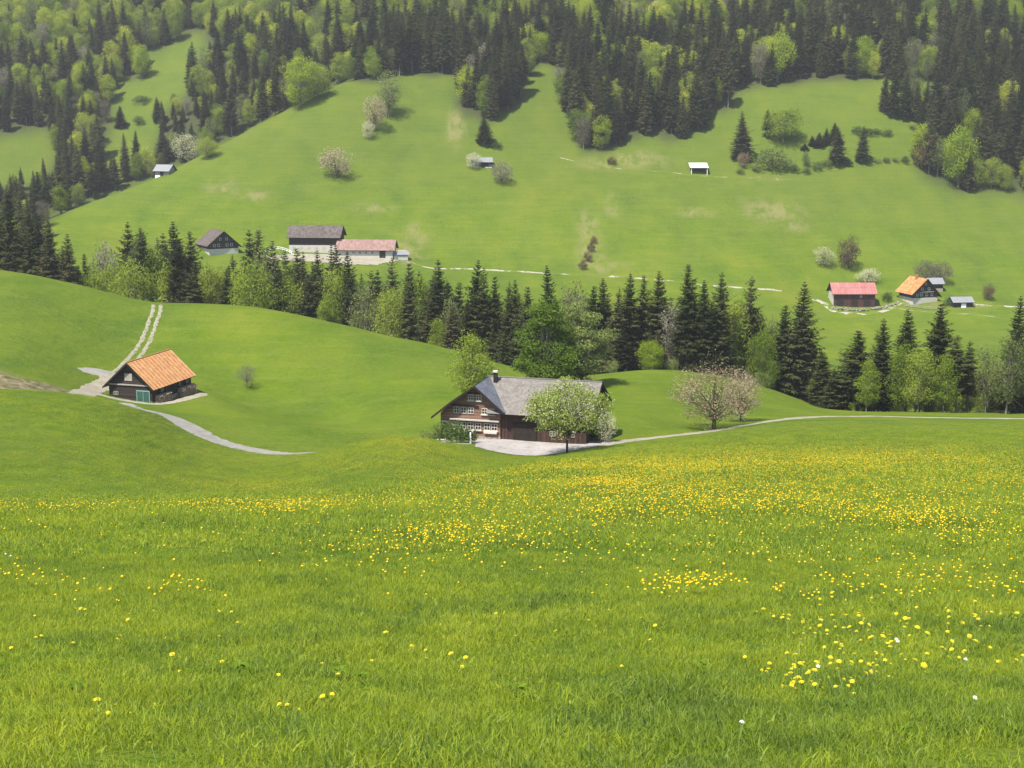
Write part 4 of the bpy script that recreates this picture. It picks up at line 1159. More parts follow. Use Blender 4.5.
# ------------------------------------------------------------------ single trees on the far slope
def solo(kd, u, v, hpx, wpx, lab, ymin=470, **k):
    p = at(u, v, ymin); q = px_m(p.y, p.z)
    return tree(kd, p, hpx/q, lab, None, wpx/q, **k)
solo(BL[0], 337, 178, 31, 34, 'round pale pink blossoming tree alone high on the left meadow')
solo(BL[3], 188, 162, 28, 28, 'whitish blossoming tree beside the hay hut at the spur edge')
solo(BE[2], 207, 158, 22, 22, 'green tree right of the whitish blossoming tree at the spur')
solo(SPR[0], 164, 160, 26, 20, 'dark spruce directly behind the hay hut at the spur')
solo(BO[1], 389, 117, 46, 28, 'green and white flecked tree at the foot of the left forest tip')
solo(BL[0], 374, 132, 36, 26, 'brownish pink tree below the green one at the left forest tip')
solo(BL[3], 368, 139, 18, 13, 'small pale tree lowest in the row below the left forest tip')
solo(BL[1], 501, 184, 24, 22, 'pinkish grey fruit tree right below the middle hay hut')
solo(BL[3], 473, 169, 16, 16, 'pale fruit tree touching the left side of the middle hay hut')
solo(SPR[0], 484, 144, 28, 17, 'dark round spruce at the lowest tip of the middle copse')
solo(BU[0], 497, 149, 6, 11, 'low dark bush right of the lowest spruce of the middle copse')
solo(BU[3], 612, 165, 7, 10, 'small brown bush below the central forest corner')
solo(BU[1], 566, 75, 12, 20, 'dark green bush at the upper left corner of the central forest')
solo(BU[0], 563, 94, 16, 16, 'dark bush low at the left border of the central forest')
solo(SPW[1], 742, 160, 48, 20, 'reddish brown slim spruce left of the round green tree')
solo(BL[0], 743, 168, 16, 14, 'small pink blossoming tree at the foot of the reddish spruce')
solo(BE[0], 783, 142, 36, 38, 'round bright green tree in the upper right meadow')
solo(SPR[3], 767, 138, 28, 10, 'slim dark spruce touching the left of the round green tree')
solo(BU[1], 768, 168, 20, 32, 'wide olive bush right of the small pink tree')
solo(BU[1], 782, 170, 12, 22, 'low olive bush next to the wide one')
solo(SPR[1], 837, 165, 38, 16, 'dark spruce in the hedge line, left of two singles')
solo(SPR[1], 862, 163, 36, 13, 'narrow dark spruce in the hedge line, right of two singles')
solo(BL[2], 848, 269, 34, 26, 'reddish brown bare tree on the slope above the red-roofed barn')
solo(BL[3], 824, 266, 20, 22, 'pale grey-green tree left of the reddish brown bare tree')
solo(BL[3], 868, 283, 14, 24, 'pale green fruit tree just above the red-roofed barn')
solo(BL[1], 926, 285, 26, 24, 'greyish bare tree behind the orange-roofed chalet')
solo(BL[1], 940, 284, 24, 22, 'greyish bare tree behind the grey-roofed outbuilding')
solo(BL[2], 988, 300, 17, 15, 'small brown bush on the terrace at the far right')
solo(BU[0], 947, 306, 7, 8, 'small dark bush left of the dark shed')
solo(BU[0], 887, 302, 9, 10, 'dark green bush between the red-roofed barn and the chalet')
solo(SPR[0], 121, 128, 22, 12, 'dark young spruce inside the steep clearing, left one', 590)
solo(SPR[1], 158, 122, 24, 11, 'dark spruce inside the steep clearing, right one', 590)
solo(BU[0], 142, 103, 7, 16, 'low dark bush in the middle of the steep clearing', 590)
solo(BU[0], 139, 125, 8, 10, 'small dark bush near the left spruce of the steep clearing', 590)
solo(BL[1], 646, 34, 24, 14, 'bare grey tree in the central forest', 600)
solo(BL[3], 130, 258, 14, 15, 'white blossoming tree behind the light green one left of the track', 400)
for i, (u, v, h, w) in enumerate([(812,146,10,8),(819,147,14,10),(826,144,16,10),(834,142,19,12),(816,148,8,7),(805,150,7,8)]):
    p = at(u, v, 470); q = px_m(p.y, p.z)
    tree(SPR[i % 3], p, h/q, 'young small fir in the short row in the upper right meadow', 'young firs in the upper right meadow', w/q, name='young_fir')
for i, (u, v, h, w) in enumerate([(794,173,8,10),(806,174,7,9),(817,171,9,10),(826,168,8,12),(848,166,6,10),(877,163,5,8),(886,163,5,7),(896,162,5,8),(905,164,7,8),(756,172,6,9),(740,174,5,8),(806,167,16,8),(870,135,6,16),(885,135,6,14),(858,134,7,14),(915,130,6,12)]):
    p = at(u, v, 470); q = px_m(p.y, p.z)
    tree(BU[i % 2], p, h/q, 'low dark hedge bush along the field boundary on the upper right slope', 'hedge bushes along the upper right field boundary', w/q)
# ditch with scrub
for i, (u, v, h, w) in enumerate([(583,270,9,9),(588,262,10,9),(591,252,9,8),(594,244,7,7)]):
    p = at(u, v, 470); q = px_m(p.y, p.z)
    tree(BU[3], p, h/q, 'brown scrub bush in the dry ditch running down the middle slope', 'scrub bushes in the ditch', w/q)

# ------------------------------------------------------------------ forest
def forest():
    gen = np.random.default_rng(77)
    XS, YS = [], []
    cell = 6.3
    gy = np.arange(490, 1120, cell)
    for y in gy:
        x = np.arange(-.47*y, .47*y, cell)
        XS.append(x + gen.uniform(-.42, .42, len(x))*cell); YS.append(y + gen.uniform(-.42, .42, len(x))*cell)
    x = np.concatenate(XS); y = np.concatenate(YS); z = ground(x, y)
    ok = forest_mask(x, y, z) 
    u, v, d = proj(x, y, z)
    ok &= (v > -62) & (u > -70) & (u < 1100)
    x, y, z, u, v = x[ok], y[ok], z[ok], u[ok], v[ok]
    # where broadleaved trees gather: (u, v, width, height, share) by bearing and row of the crown
    BLOBS = [(980,40,40,40,.3),(700,40,60,30,.35),(40,50,75,75,.8),(100,80,60,40,.8),(140,20,60,30,.6),(15,120,40,50,.65),(60,150,40,25,.5),(225,110,45,30,.55),(275,95,22,22,.5),(330,15,60,25,.65),(280,25,60,28,.7),(200,20,40,20,.35),
             (40,30,90,60,.85),(90,130,50,50,.6),(305,88,26,20,.9),(460,50,26,14,.4),(545,20,22,16,.5),(480,120,22,20,.5),(652,65,32,24,.85),(600,30,22,40,.65),(610,85,14,22,.8),(590,135,14,16,.8),(775,62,16,26,.9),(810,60,40,16,.6),(860,50,45,26,.75),
             (900,30,40,22,.6),(880,75,50,10,.7),(745,20,20,20,.4),(960,160,26,30,.6),(905,100,24,18,.35),(1000,20,20,25,.25),(430,20,50,14,.45),(380,40,15,20,.4),(0,220,40,40,.5)]
    vm = v - 22
    pd = np.full(len(x), .13)
    pd = np.where(u < 200, .42, np.where(u < 360, .45, .3))
    for bu, bv, wu, wv, s in BLOBS:
        pd = np.maximum(pd, s*np.exp(-((u-bu)/wu)**2 - ((vm-bv)/wv)**2))
    pd = np.maximum(pd, np.where(u < 680, .8, .6)*np.clip((55-vm)/45, 0, 1))
    pd = pd*(.4 + 1.4*fbm(x, y, 26, 71, 2))
    dec = gen.random(len(x)) < pd
    yel = dec & (gen.random(len(x)) < np.where((u > 560) & (u < 880), .5, np.where(u < 320, .28, .2)))
    bud = dec & ~yel & (gen.random(len(x)) < .3)
    hh = np.where(dec, gen.uniform(13, 22, len(x)), gen.uniform(18, 31, len(x)))
    # young edge of the wood
    keep = (~dec) | (gen.random(len(x)) < .62)
    # trees of the spur gully must not show as a wall above the spur
    x, y, z, u, v, dec, yel, bud, hh = [a[keep] for a in (x, y, z, u, v, dec, yel, bud, hh)]
    gul = (u < 330) & (y < 800) & (v < 270)
    hh = np.where(gul, hh*.85, hh)
    hh = np.where((u > 148) & (u < 205) & (v > 100) & (v < 200), hh*.6, hh)
    hh = np.where((u < 62) & (v > 172) & (v < 232) & (y > 600), hh*.5, hh)
    # which trees show largest: paint them into a coarse picture, nearest last
    buf = np.full((300, 1024), -1)
    order = np.argsort(-y)
    for i in order:
        k = F/y[i]; top = v[i] - hh[i]*k; w = (4.2 if dec[i] else 2.3)*k
        r0 = int(max(0, top)); r1 = int(min(299, v[i]))
        for r in range(r0, r1+1):
            f = min(1, (r-top)/max(1, v[i]-top)) if not dec[i] else 1
            a = int(max(0, u[i]-w*f)); b = int(min(1023, u[i]+w*f))
            if b >= a: buf[r, a:b+1] = i
    cnt = np.bincount(buf[buf >= 0], minlength=len(x))
    vis = np.argsort(-cnt)
    sel = np.zeros(len(x), bool)
    nd_, nc = 0, 0
    for i in vis:
        if cnt[i] < 1: break
        if dec[i] and nd_ < 205: sel[i] = True; nd_ += 1
        elif (not dec[i]) and nc < 50: sel[i] = True; nc += 1
    print('forest', len(x), 'broadleaf', dec.sum(), 'visible', (cnt > 0).sum(), nd_, nc)
    kinds = SPR + SPW + BE + BY + BO
    nS, nW, nB, nY = len(SPR), len(SPW), len(BE), len(BY)
    ki = np.where(dec, np.where(yel, nS+nW+nB + gen.integers(0, nY, len(x)), np.where(bud, nS+nW+nB+nY + gen.integers(0, len(BO), len(x)), nS+nW + gen.integers(0, nB, len(x)))),
                  gen.integers(0, nS+nW, len(x)))
    def region(uu, vv):
        if uu < 250 and vv < 60: return 'in the upper left forest'
        if uu < 110: return 'in the forest at the left below the steep clearing'
        if uu < 250: return 'between the steep clearing and the meadow spur'
        if uu < 400: return 'in the forest edge along the meadow spur'
        if uu < 540: return 'in the forest and copse above the middle hay hut'
        if uu < 735: return 'in the big central forest above the white-roofed shelter'
        if uu < 880: return 'in the forest above the upper right meadow'
        return 'in the forest at the upper right'
    for i in np.nonzero(sel)[0]:
        K = kinds[ki[i]]; k = hh[i]/K.H
        reg = region(u[i], v[i])
        sort = 'dark spruce' if not dec[i] else ('yellow-green spring tree' if yel[i] else ('greyish budding tree' if bud[i] else 'light green beech'))
        o = obj(K.name, K.joined); o.location = (x[i], y[i], z[i] - .3); o.rotation_euler = (gen.normal(0, .02), gen.normal(0, .02), gen.uniform(0, 6.28))
        kx = k*gen.uniform(.85, 1.1)*(.95 if dec[i] else 1); o.scale = (kx, kx, k)
        tag(o, f'{sort} standing among others {reg}', 'tree', f'{sort} trees {reg}')
    rest = ~sel
    # the mass of the wood: one object that scatters the same kinds of tree
    pc = bpy.data.collections.new('forest_kinds')
    for i, K in enumerate(kinds):
        q = bpy.data.objects.new('%02d_kind' % i, K.joined); pc.objects.link(q)
    me = bpy.data.meshes.new('forest'); n = int(rest.sum())
    me.vertices.add(n); me.vertices.foreach_set('co', np.stack([x[rest], y[rest], z[rest]-.3], 1).astype(np.float32).ravel())
    for nm, ty, ar in (('kind_index', 'INT', ki[rest].astype(np.int32)), ('size', 'FLOAT', (hh[rest]/np.array([K.H for K in kinds])[ki[rest]]).astype(np.float32)), ('turn', 'FLOAT', gen.uniform(0, 6.28, n).astype(np.float32))):
        a = me.attributes.new(nm, ty, 'POINT'); a.data.foreach_set('value', ar)
    o = obj('forest', me); tag(o, 'dense mixed spruce and beech forest covering the upper mountainside', 'forest', None, 'stuff')
    scatter(o, pc)
def scatter(o, pc, widths=False):
    ng = bpy.data.node_groups.new(o.name + '_scatter', 'GeometryNodeTree')
    ng.interface.new_socket('Geometry', in_out='INPUT', socket_type='NodeSocketGeometry')
    ng.interface.new_socket('Geometry', in_out='OUTPUT', socket_type='NodeSocketGeometry')
    N = ng.nodes.new; L = ng.links.new
    gi = N('NodeGroupInput'); go = N('NodeGroupOutput')
    ci = N('GeometryNodeCollectionInfo'); ci.inputs['Collection'].default_value = pc
    ci.inputs['Separate Children'].default_value = True; ci.inputs['Reset Children'].default_value = True
    ip = N('GeometryNodeInstanceOnPoints'); ip.inputs['Pick Instance'].default_value = True
    def na(nm, ty):
        a = N('GeometryNodeInputNamedAttribute'); a.data_type = ty; a.inputs['Name'].default_value = nm; return a.outputs[0]
    cb = N('ShaderNodeCombineXYZ'); L(na('turn', 'FLOAT'), cb.inputs['Z'])
    L(gi.outputs[0], ip.inputs['Points']); L(ci.outputs[0], ip.inputs['Instance'])
    L(na('kind_index', 'INT'), ip.inputs['Instance Index']); L(cb.outputs[0], ip.inputs['Rotation'])
    sz = N('ShaderNodeCombineXYZ'); s = na('size', 'FLOAT')
    for k in range(3): L(s, sz.inputs[k])
    L(sz.outputs[0], ip.inputs['Scale']); L(ip.outputs[0], go.inputs[0])
    md = o.modifiers.new('scatter', 'NODES'); md.node_group = ng
forest()
# bright marker trees inside the forest
for u, v, h, w, kd, lab in [(612,88,44,30,BY[0],'brightest yellow-green tree at the left side of the central forest'),(541,62,30,22,BY[0],'round bright green tree where the forest meets the narrow meadow'),
     (300,108,52,34,BY[0],'orange-yellow tinted tree at the top of the left meadow spur'),(318,98,36,26,BE[0],'light green tree right of the orange-yellow one on the spur'),
     (777,82,52,28,BY[1],'tall yellow-green tree at the forest edge above the upper right meadow'),(637,72,36,34,BY[0],'yellow-green tree in the middle of the central forest, left one of a close pair'),
     (672,88,44,34,BY[1],'yellow-green tree in the middle of the central forest, right one of a close pair'),(580,142,34,26,BE[0],'fresh green tree at the lowest left corner of the central forest'),
     (958,188,66,30,BY[1],'tall yellowish tree before the dark spruces at the right forest tip'),(925,170,34,24,BU[3],'reddish grey bushy tree at the left of the right forest tip'),
     (860,76,24,24,BE[0],'bright green tree at the forest edge right of the upper meadow')]:
    p = at(u, v, 470); q = px_m(p.y, p.z); tree(kd, p, h/q, lab, None, w/q, name='beech_tree' if kd.cat == 'tree' else None, cat='tree')
# copses standing in the meadows in front of the forest edge
for u, v, h in [(884,112,40),(893,118,52),(905,120,48),(917,122,40),(926,116,36),(912,108,44),(900,104,46)]:
    p = at(u, v, 470); q = px_m(p.y, p.z)
    tree(rnd.choice(SPR + BO[:1]), p, h/q, 'dark tree in the small copse on the upper right meadow', 'trees of the upper right copse', None)
# ------------------------------------------------------------------ grass
def grass_mat(name, dark, mid_, light):
    m, nt = new_mat(name); L = nt.links.new
    g = nd(nt, 'ShaderNodeNewGeometry'); oi = nd(nt, 'ShaderNodeObjectInfo')
    pos = g.outputs['Position']
    mid = noise(nt, mapping(nt, pos, (1, .6, 1)), .5, 6, .7); sm = noise(nt, pos, 3.5, 4, .7)
    f = math_(nt, 'ADD', math_(nt, 'ADD', math_(nt, 'MULTIPLY', mid, .5), math_(nt, 'MULTIPLY', sm, .35)), math_(nt, 'MULTIPLY', oi.outputs['Random'], .15))
    c = ramp(nt, f, [(.38, dark), (.5, mid_), (.62, light)])
    rs = nd(nt, 'ShaderNodeAttribute', attribute_name='blade')
    c = mix(nt, math_(nt, 'MULTIPLY', rs.outputs['Fac'], .6), c, (.36, .42, .13))
    d = nd(nt, 'ShaderNodeBsdfDiffuse'); L(c, d.inputs[0]); t = nd(nt, 'ShaderNodeBsdfTranslucent'); L(c, t.inputs[0])
    x = nd(nt, 'ShaderNodeMixShader'); x.inputs[0].default_value = .55
    L(d.outputs[0], x.inputs[1]); L(t.outputs[0], x.inputs[2])
    o = nd(nt, 'ShaderNodeOutputMaterial'); L(x.outputs[0], o.inputs[0]); return m
GRASS = grass_mat('meadow_grass_blades', (.10, .175, .03), (.265, .345, .022), (.41, .445, .03))
def tuft(seed, n, rad, hmin, hmax, wd, lean=.5):
    g = np.random.default_rng(seed)
    r = rad*np.sqrt(g.random(n)); a = g.uniform(0, 6.283, n)
    P = np.stack([r*np.cos(a), r*np.sin(a), np.full(n, -.03)], 1)
    h = g.uniform(hmin, hmax, n)*(1 - .5*(r/rad)**3)
    th = g.uniform(0, 6.283, n); bl = np.abs(g.normal(0, lean, n))
    D = np.stack([np.cos(th)*bl, np.sin(th)*bl, np.ones(n)], 1); D /= np.linalg.norm(D, axis=1)[:, None]
    f2 = g.uniform(0, 6.283, n); W = np.stack([np.cos(f2), np.sin(f2), np.zeros(n)], 1)*(wd*g.uniform(.6, 1.4, n))[:, None]
    M = P + D*(h*.55)[:, None]
    D2 = D.copy(); D2[:, :2] *= 2.1; D2 /= np.linalg.norm(D2, axis=1)[:, None]
    T = M + D2*(h*.5)[:, None]
    br = g.random(n) < .14          # short broad leaves of clover and herbs between the blades
    W[br] *= 2.1; M[br] = P[br] + (M[br]-P[br])*.75; T[br] = M[br] + (T[br]-M[br])*.6
    v = np.stack([P-W, P+W, M+W*.8, M-W*.8, T], 1).reshape(-1, 3)
    b = np.arange(n)*5
    q = np.stack([b, b+1, b+2, b+3], 1); t = np.stack([b+3, b+2, b+4], 1)
    me = mesh_np('grass_tuft', v, [q, t], GRASS)
    at2 = me.attributes.new('blade', 'FLOAT', 'POINT'); at2.data.foreach_set('value', np.repeat(g.random(n)**2.2, 5).astype(np.float32))
    return me
def field(name, label, metas, y0, y1, dens, smin, smax, seed):
    g = np.random.default_rng(seed)
    A = []
    def wid(y): return .43*y + 3
    n = int(dens*sum((wid(y)*2)*(y1-y0)/200 for y in np.linspace(y0, y1, 200)))
    y = g.uniform(y0, y1, n*2); x = g.uniform(-wid(y1), wid(y1), n*2)
    k = np.abs(x) < wid(y)
    x, y = x[k], y[k]
    full = int(dens*(y1-y0)*2*wid(y1)); m = min(len(x), int(full*k.mean())) if full else len(x)
    x, y = x[:m], y[:m]
    z = ground(x, y)
    pc = bpy.data.collections.new(name + '_kinds')
    for i, me in enumerate(metas):
        pc.objects.link(bpy.data.objects.new('%02d_tuft' % i, me))
    me = bpy.data.meshes.new(name); me.vertices.add(len(x)); me.vertices.foreach_set('co', np.stack([x, y, z], 1).astype(np.float32).ravel())
    cl = fbm(x, y, 2.6, 91, 3)
    size = g.uniform(smin, smax, len(x))*(.55 + .9*cl)
    if y1 > 100: size = size*np.clip((215 - y)/80, .3, 1)
    for nm, ty, ar in (('kind_index', 'INT', g.integers(0, len(metas), len(x)).astype(np.int32)), ('size', 'FLOAT', size.astype(np.float32)), ('turn', 'FLOAT', g.uniform(0, 6.28, len(x)).astype(np.float32))):
        a = me.attributes.new(nm, ty, 'POINT'); a.data.foreach_set('value', ar)
    o = obj(name, me); tag(o, label, 'grass', None, 'stuff'); scatter(o, pc)
    print(name, len(x))
field('meadow_grass', 'lush green grass blades of the near meadow', [tuft(i, 1300, .42, .03, .095, .0018, .95) for i in range(4)], 2.2, 15, 13, .8, 1.2, 1)
field('meadow_grass', 'green grass of the middle meadow', [tuft(10+i, 950, .75, .035, .10, .0036, .95) for i in range(3)], 14.5, 42, 2.8, .85, 1.25, 2)
field('meadow_grass', 'green grass of the farther meadow below the crest', [tuft(20+i, 380, 1.3, .04, .12, .011, .95) for i in range(3)], 40, 200, .6, .8, 1.2, 3)

# ------------------------------------------------------------------ dandelions and daisies
YEL = simple('dandelion_petals', (.60, .36, .004), (.74, .50, .008), 60, .7, 0)
YELN = simple('fresh_dandelion_petals', (.70, .52, .008), (.84, .70, .03), 60, .7, 0)
DSTEM = simple('dandelion_stem', (.12, .2, .05), (.2, .28, .08), 20, .7, 0)
DWHITE = simple('white_petals', (.75, .75, .72), (.85, .85, .82), 40, .7, 0)
def head_mesh(seed, r=.021, h=.2, mat=YELN, pet=13):
    g = random.Random(seed); M = MB(); tx, ty = g.uniform(-.25, .25), g.uniform(-.35, .1)
    c = Vector((tx*h*.35, ty*h*.35, h))
    nrm = Vector((tx, ty-.12, 1)).normalized(); a = nrm.cross(Vector((1, 0, 0))).normalized(); b = nrm.cross(a)
    for L_, (rr, up, n) in enumerate([(r, .002, pet), (r*.72, .006, pet-2), (r*.4, .009, pet-4)]):
        for k in range(n):
            t = 6.283*(k + .5*L_)/n + g.uniform(-.1, .1); w = 3.3/n
            R0 = lambda q, tt, zz: c + (a*math.cos(tt) + b*math.sin(tt))*q + nrm*zz
            M.add([R0(.001, t, up), R0(rr*.7, t-w*.5, up+.003), R0(rr*g.uniform(.9, 1.1), t, up+.001), R0(rr*.7, t+w*.5, up+.003)], [(0, 1, 2, 3)])
    me = M.mesh('dandelion_head', mat); return me, c
def stem_mesh(c): return MB().tube([(0, 0, -.03), (c.x*.3, c.y*.3, c.z*.5), tuple(c)], [.0028, .0024, .002], 5).mesh('dandelion_stem', DSTEM)
FB = [ # centre u, v, half width, half height, weight (flowers)
 (790,466,190,10,2900),(900,466,70,9,600),(650,474,90,9,800),(720,508,130,12,500),(640,497,80,10,450),(610,490,40,5,450),(900,528,85,10,330),(960,545,70,9,120),(620,525,80,9,220),(640,470,90,9,800),
 (490,505,90,14,380),(440,470,50,12,240),(560,472,50,8,500),(200,514,100,2.2,380),(270,520,60,4,160),(60,519,60,2,60),(400,444,45,5,900),(340,465,60,8,800),(430,455,50,7,600),(250,487,60,5,450),(450,480,60,8,700),(900,456,120,8,900),(350,460,50,10,160),(260,490,50,7,220),(330,505,70,8,220),(430,550,40,7,90),(480,545,60,8,120),(400,565,80,16,90),
 (560,560,80,16,60),(700,601,34,6,60),(665,604,20,6,30),(830,620,70,12,50),(900,600,90,18,70),(960,590,60,14,30),(800,570,120,12,60),(1000,610,30,10,30),(185,606,26,4,22),(120,620,60,6,14),(15,592,22,5,14),(60,600,60,10,14),(215,650,60,20,6),
 (700,454,230,12,2600),(820,480,220,14,1500),(850,510,180,14,500),(500,620,300,50,30),(512,530,520,30,330),(512,490,500,14,420),(100,460,110,14,180),(1000,480,40,14,300),(60,510,70,6,60)]
NEAR = [(803,690,28,14,22),(860,674,22,12,12),(905,672,16,10,6),(960,664,14,8,7),(1018,672,6,6,3),(825,640,60,16,20),(890,640,50,14,12),(770,688,12,8,4),(950,640,40,12,9),(845,662,30,12,8),(700,680,80,30,2),(250,700,200,40,4),(120,728,8,6,3),(465,670,5,3,2),(290,722,4,2,2),(180,763,2,1,1),(610,640,80,20,5),(60,640,60,14,4)]
def march(u, v):
    k = (u-512)/F; w = (384-v)/F; dx, dy, dz = k, CP+w*SP, -SP+w*CP
    Ys = np.exp(np.linspace(math.log(3.2), math.log(260), 900)); hit = np.full(len(u), np.nan)
    for a in range(0, len(u), 4000):
        sl = slice(a, a+4000); s = Ys[None, :]/dy[sl, None]
        X_ = dx[sl, None]*s; Zr = dz[sl, None]*s; G = ground(X_, np.repeat(Ys[None, :], X_.shape[0], 0))
        b = (Zr <= G); i = b.argmax(1); ok = b.any(1)
        r = np.where(ok, Ys[i], np.nan); hit[sl] = r
    x = dx/dy*hit
    return x, hit
def sample(L_, seed):
    g = np.random.default_rng(seed); U, V = [], []
    for cu, cv, wu, wv, n in L_:
        U.append(g.normal(cu, wu*.6, n)); V.append(g.normal(cv, wv*.7, n))
    return np.concatenate(U), np.concatenate(V)
U1, V1 = sample([(a, b, c*1.15, d*1.2, int(n*1.7)) for a, b, c, d, n in NEAR], 3); U2, V2 = sample([(a, b, c, d*1.15, int(n*(1.6 if b < 520 else 1.15))) for a, b, c, d, n in FB], 4)
U = np.concatenate([U1, U2]); V = np.concatenate([V1, V2])
k = (U > -60) & (U < 1090) & (V < 775) & (V > 405); U, V = U[k], V[k]
fx, fy = march(U, V)
gq = np.random.default_rng(9)
k = np.isfinite(fx); fx, fy = fx[k], fy[k]
fx = fx + gq.normal(0, .02, len(fx))*fy**.5; fy = fy + gq.normal(0, .1, len(fy))*np.sqrt(fy)*.3
ns = fbm(fx, fy, 2.2, 61, 3)
k = (fy < 22) | (ns > .30); fx, fy = fx[k], fy[k]
k = ~((fy > 150) & (fx > -9) & (fx < 18)); fx, fy = fx[k], fy[k]
order = np.argsort(fy); fx, fy = fx[order], fy[order]
fz = ground(fx, fy)
print('dandelions', len(fx), 'nearest', fy[:3], fy[290] if len(fy) > 290 else None)
HM = [head_mesh(i, .0155 + .0035*(i % 3), .092 + .016*(i % 4)) for i in range(7)]
SM = [stem_mesh(c) for _, c in HM]
NI = 280
for i in range(NI):
    j = gq.integers(0, 7)
    near = fy[i] < 9.5
    t = thing('dandelion', 'single yellow dandelion in bloom in the nearest part of the green meadow' if near else 'single yellow dandelion in bloom a little farther up the near meadow', 'flower', (fx[i], fy[i], fz[i]), gq.uniform(0, 6.28),
              'dandelions in the nearest grass' if near else 'dandelions beyond the nearest grass')
    s = gq.uniform(.6, 1.1); t.scale = (s, s, s*gq.uniform(.75, 1.1)); t.rotation_euler = (gq.normal(0, .25), gq.normal(0, .25), t.rotation_euler[2])
    obj('flower_head', HM[j][0], t); obj('stem', SM[j], t)
rx, ry, rz_ = fx[NI:], fy[NI:], fz[NI:]
m = len(rx)
R_ = gq.uniform(.009, .018, m)*np.clip(ry/45, 1, 1.5); hgt = gq.uniform(.12, .22, m) + np.clip(ry/400, 0, .12)
a = np.arange(6)/6*6.283
tilt = gq.uniform(-.5, .15, m)
ring = np.stack([rx[:, None] + R_[:, None]*np.cos(a), ry[:, None] + R_[:, None]*np.sin(a), rz_[:, None] + hgt[:, None] + R_[:, None]*np.sin(a)*(-tilt[:, None])], -1)
cen = np.stack([rx, ry, rz_ + hgt + R_*.4], -1)[:, None, :]; bot = np.stack([rx, ry, rz_ + hgt - R_*.45], -1)[:, None, :]
v = np.concatenate([ring, cen, bot], 1).reshape(-1, 3); b = np.arange(m)[:, None]*8
f = np.concatenate([np.stack([b[:, 0]+i, b[:, 0]+(i+1) % 6, b[:, 0]+6], 1) for i in range(6)] + [np.stack([b[:, 0]+(i+1) % 6, b[:, 0]+i, b[:, 0]+7], 1) for i in range(6)])
o = obj('dandelion_carpet', mesh_np('dandelion_carpet', v, f, YEL)); tag(o, 'carpet of countless yellow dandelions across the sloping meadow', 'flowers', None, 'stuff')
# a few white cuckoo flowers
for i, (u, v) in enumerate([(893,664),(898,666),(969,728),(738,758),(6,569),(12,571),(815,693),(963,686)]):
    hm, c = head_mesh(20+i, .014, .16, DWHITE, 9)
    p = at(u, v, 4)
    t = thing('white_flower', 'small white flower in the green meadow grass', 'flower', p, 0, 'small white meadow flowers')
    obj('flower_head', hm, t); obj('stem', stem_mesh(c), t)
# broad dark leaf rosettes of weeds in the near grass
LEAFM = foliage('dock_leaves', (.07, .13, .015), (.11, .18, .02), (.16, .23, .03), .3, nscale=3)
def rosette(seed):
    g = np.random.default_rng(seed); n = 16; vs = []; fs = []
    for k in range(n):
        a = g.uniform(0, 6.283); l = g.uniform(.12, .26); e = g.uniform(.4, 1.1); w = l*.2
        d = np.array([math.cos(a), math.sin(a), 0]); s = np.array([-d[1], d[0], 0]); o = g.normal(0, .05, 3); o[2] = 0
        pts = [o, o + d*l*.5*math.cos(e) + np.array([0, 0, l*.5*math.sin(e)+.03])]
        tip = o + d*l + np.array([0, 0, l*.4*math.sin(e)])
        b = len(vs); vs += [pts[0], pts[1]+s*w, tip, pts[1]-s*w]; fs.append([b, b+1, b+2, b+3])
    return mesh_np('dock_plant', np.array(vs), np.array(fs), LEAFM)
RO = [rosette(i) for i in range(4)]
for i, (u, v) in enumerate([(395,630),(410,632),(385,627),(830,712),(845,716),(810,706),(340,680),(360,684),(700,675),(560,628),(60,690),(75,696),(745,745),(520,700),(240,675),(905,742),(640,690),(180,640)]):
    p = at(u, v, 4)
    o = obj('dock_plant', RO[i % 4]); o.location = p + Vector((0, 0, .04)); s = rnd.uniform(.22, .36); o.scale = (s, s, s); o.rotation_euler = (0, 0, rnd.uniform(0, 6.28))
    tag(o, 'dark broad-leaved weed rosette in the near grass', 'plant', 'broad-leaved weeds in the near grass')
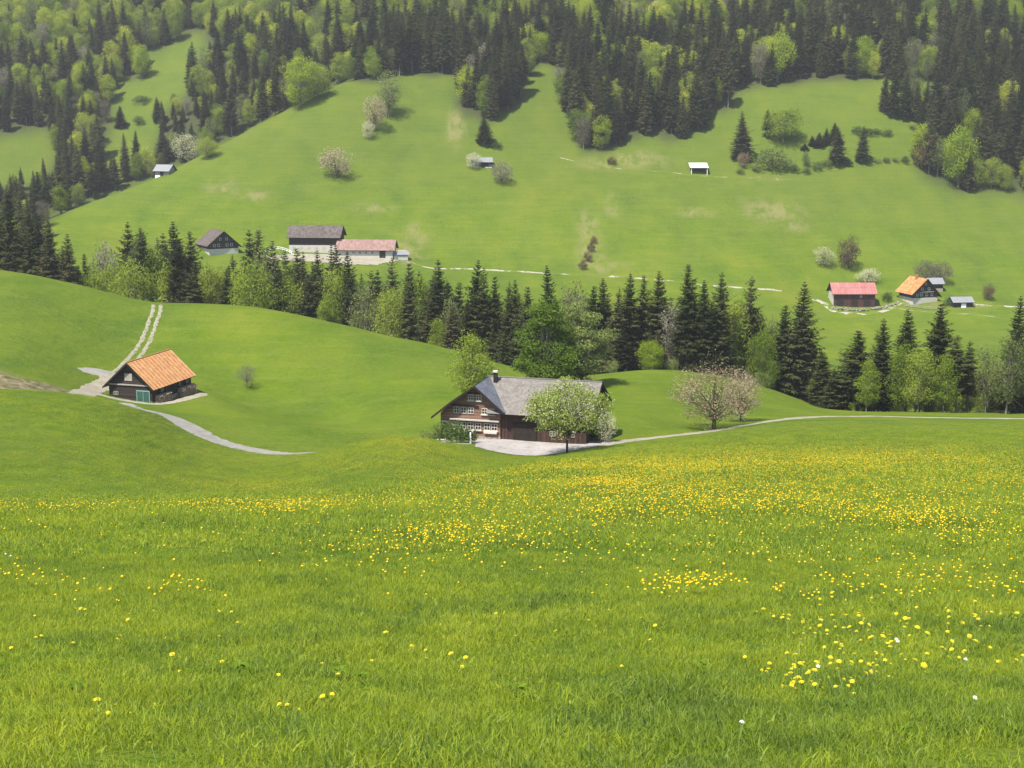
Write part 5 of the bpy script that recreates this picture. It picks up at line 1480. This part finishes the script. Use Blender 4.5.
# ------------------------------------------------------------------ haze
hm_, hnt = new_mat('valley_haze')
pv = nd(hnt, 'ShaderNodeVolumePrincipled'); pv.inputs['Color'].default_value = (.90, .91, .92, 1); pv.inputs['Density'].default_value = HAZE; pv.inputs['Anisotropy'].default_value = .2
ho = nd(hnt, 'ShaderNodeOutputMaterial'); hnt.links.new(pv.outputs[0], ho.inputs['Volume'])
zmin = float(verts[:, 2].min()) - 2; 
hb = MB().box(-2400, 2400, -80, 1950, zmin, 640).build('haze', hm_); tag(hb, None, None, None, 'stuff')
# ------------------------------------------------------------------ light
w = bpy.data.worlds.new('World'); sc.world = w; w.use_nodes = True
nt = w.node_tree; nt.nodes.clear()
sky = nt.nodes.new('ShaderNodeTexSky'); sky.sky_type = 'NISHITA'; sky.sun_disc = False
SUN_EL, SUN_AZ = R(61), R(-138)     # azimuth from +Y, clockwise positive
sky.sun_elevation = SUN_EL; sky.sun_rotation = SUN_AZ
sky.altitude = 900; sky.air_density = 1.0; sky.dust_density = 1.5
bg = nt.nodes.new('ShaderNodeBackground'); bg.inputs[1].default_value = .11
wo = nt.nodes.new('ShaderNodeOutputWorld')
nt.links.new(sky.outputs[0], bg.inputs[0]); nt.links.new(bg.outputs[0], wo.inputs[0])
sd = bpy.data.lights.new('sun', 'SUN'); sd.energy = 4.4; sd.angle = R(.53); sd.color = (1, .95, .86)
so = bpy.data.objects.new('sun', sd); COL.objects.link(so)
dv = Vector((math.sin(SUN_AZ)*math.cos(SUN_EL), math.cos(SUN_AZ)*math.cos(SUN_EL), math.sin(SUN_EL)))
so.rotation_euler = dv.to_track_quat('Z', 'Y').to_euler(); so.location = dv*200
vs = sc.view_settings
vs.view_transform = 'Standard'; vs.look = 'None'; vs.exposure = EXPOSURE; vs.gamma = 1; vs.use_curve_mapping = False
sc.cycles.use_denoising = True
try: sc.cycles.denoiser = 'OPENIMAGEDENOISE'
except Exception: pass
sc.cycles.max_bounces = 6; sc.cycles.diffuse_bounces = 3; sc.cycles.transmission_bounces = 3; sc.cycles.transparent_max_bounces = 8
sc.cycles.volume_bounces = 0
sc.cycles.use_adaptive_sampling = True
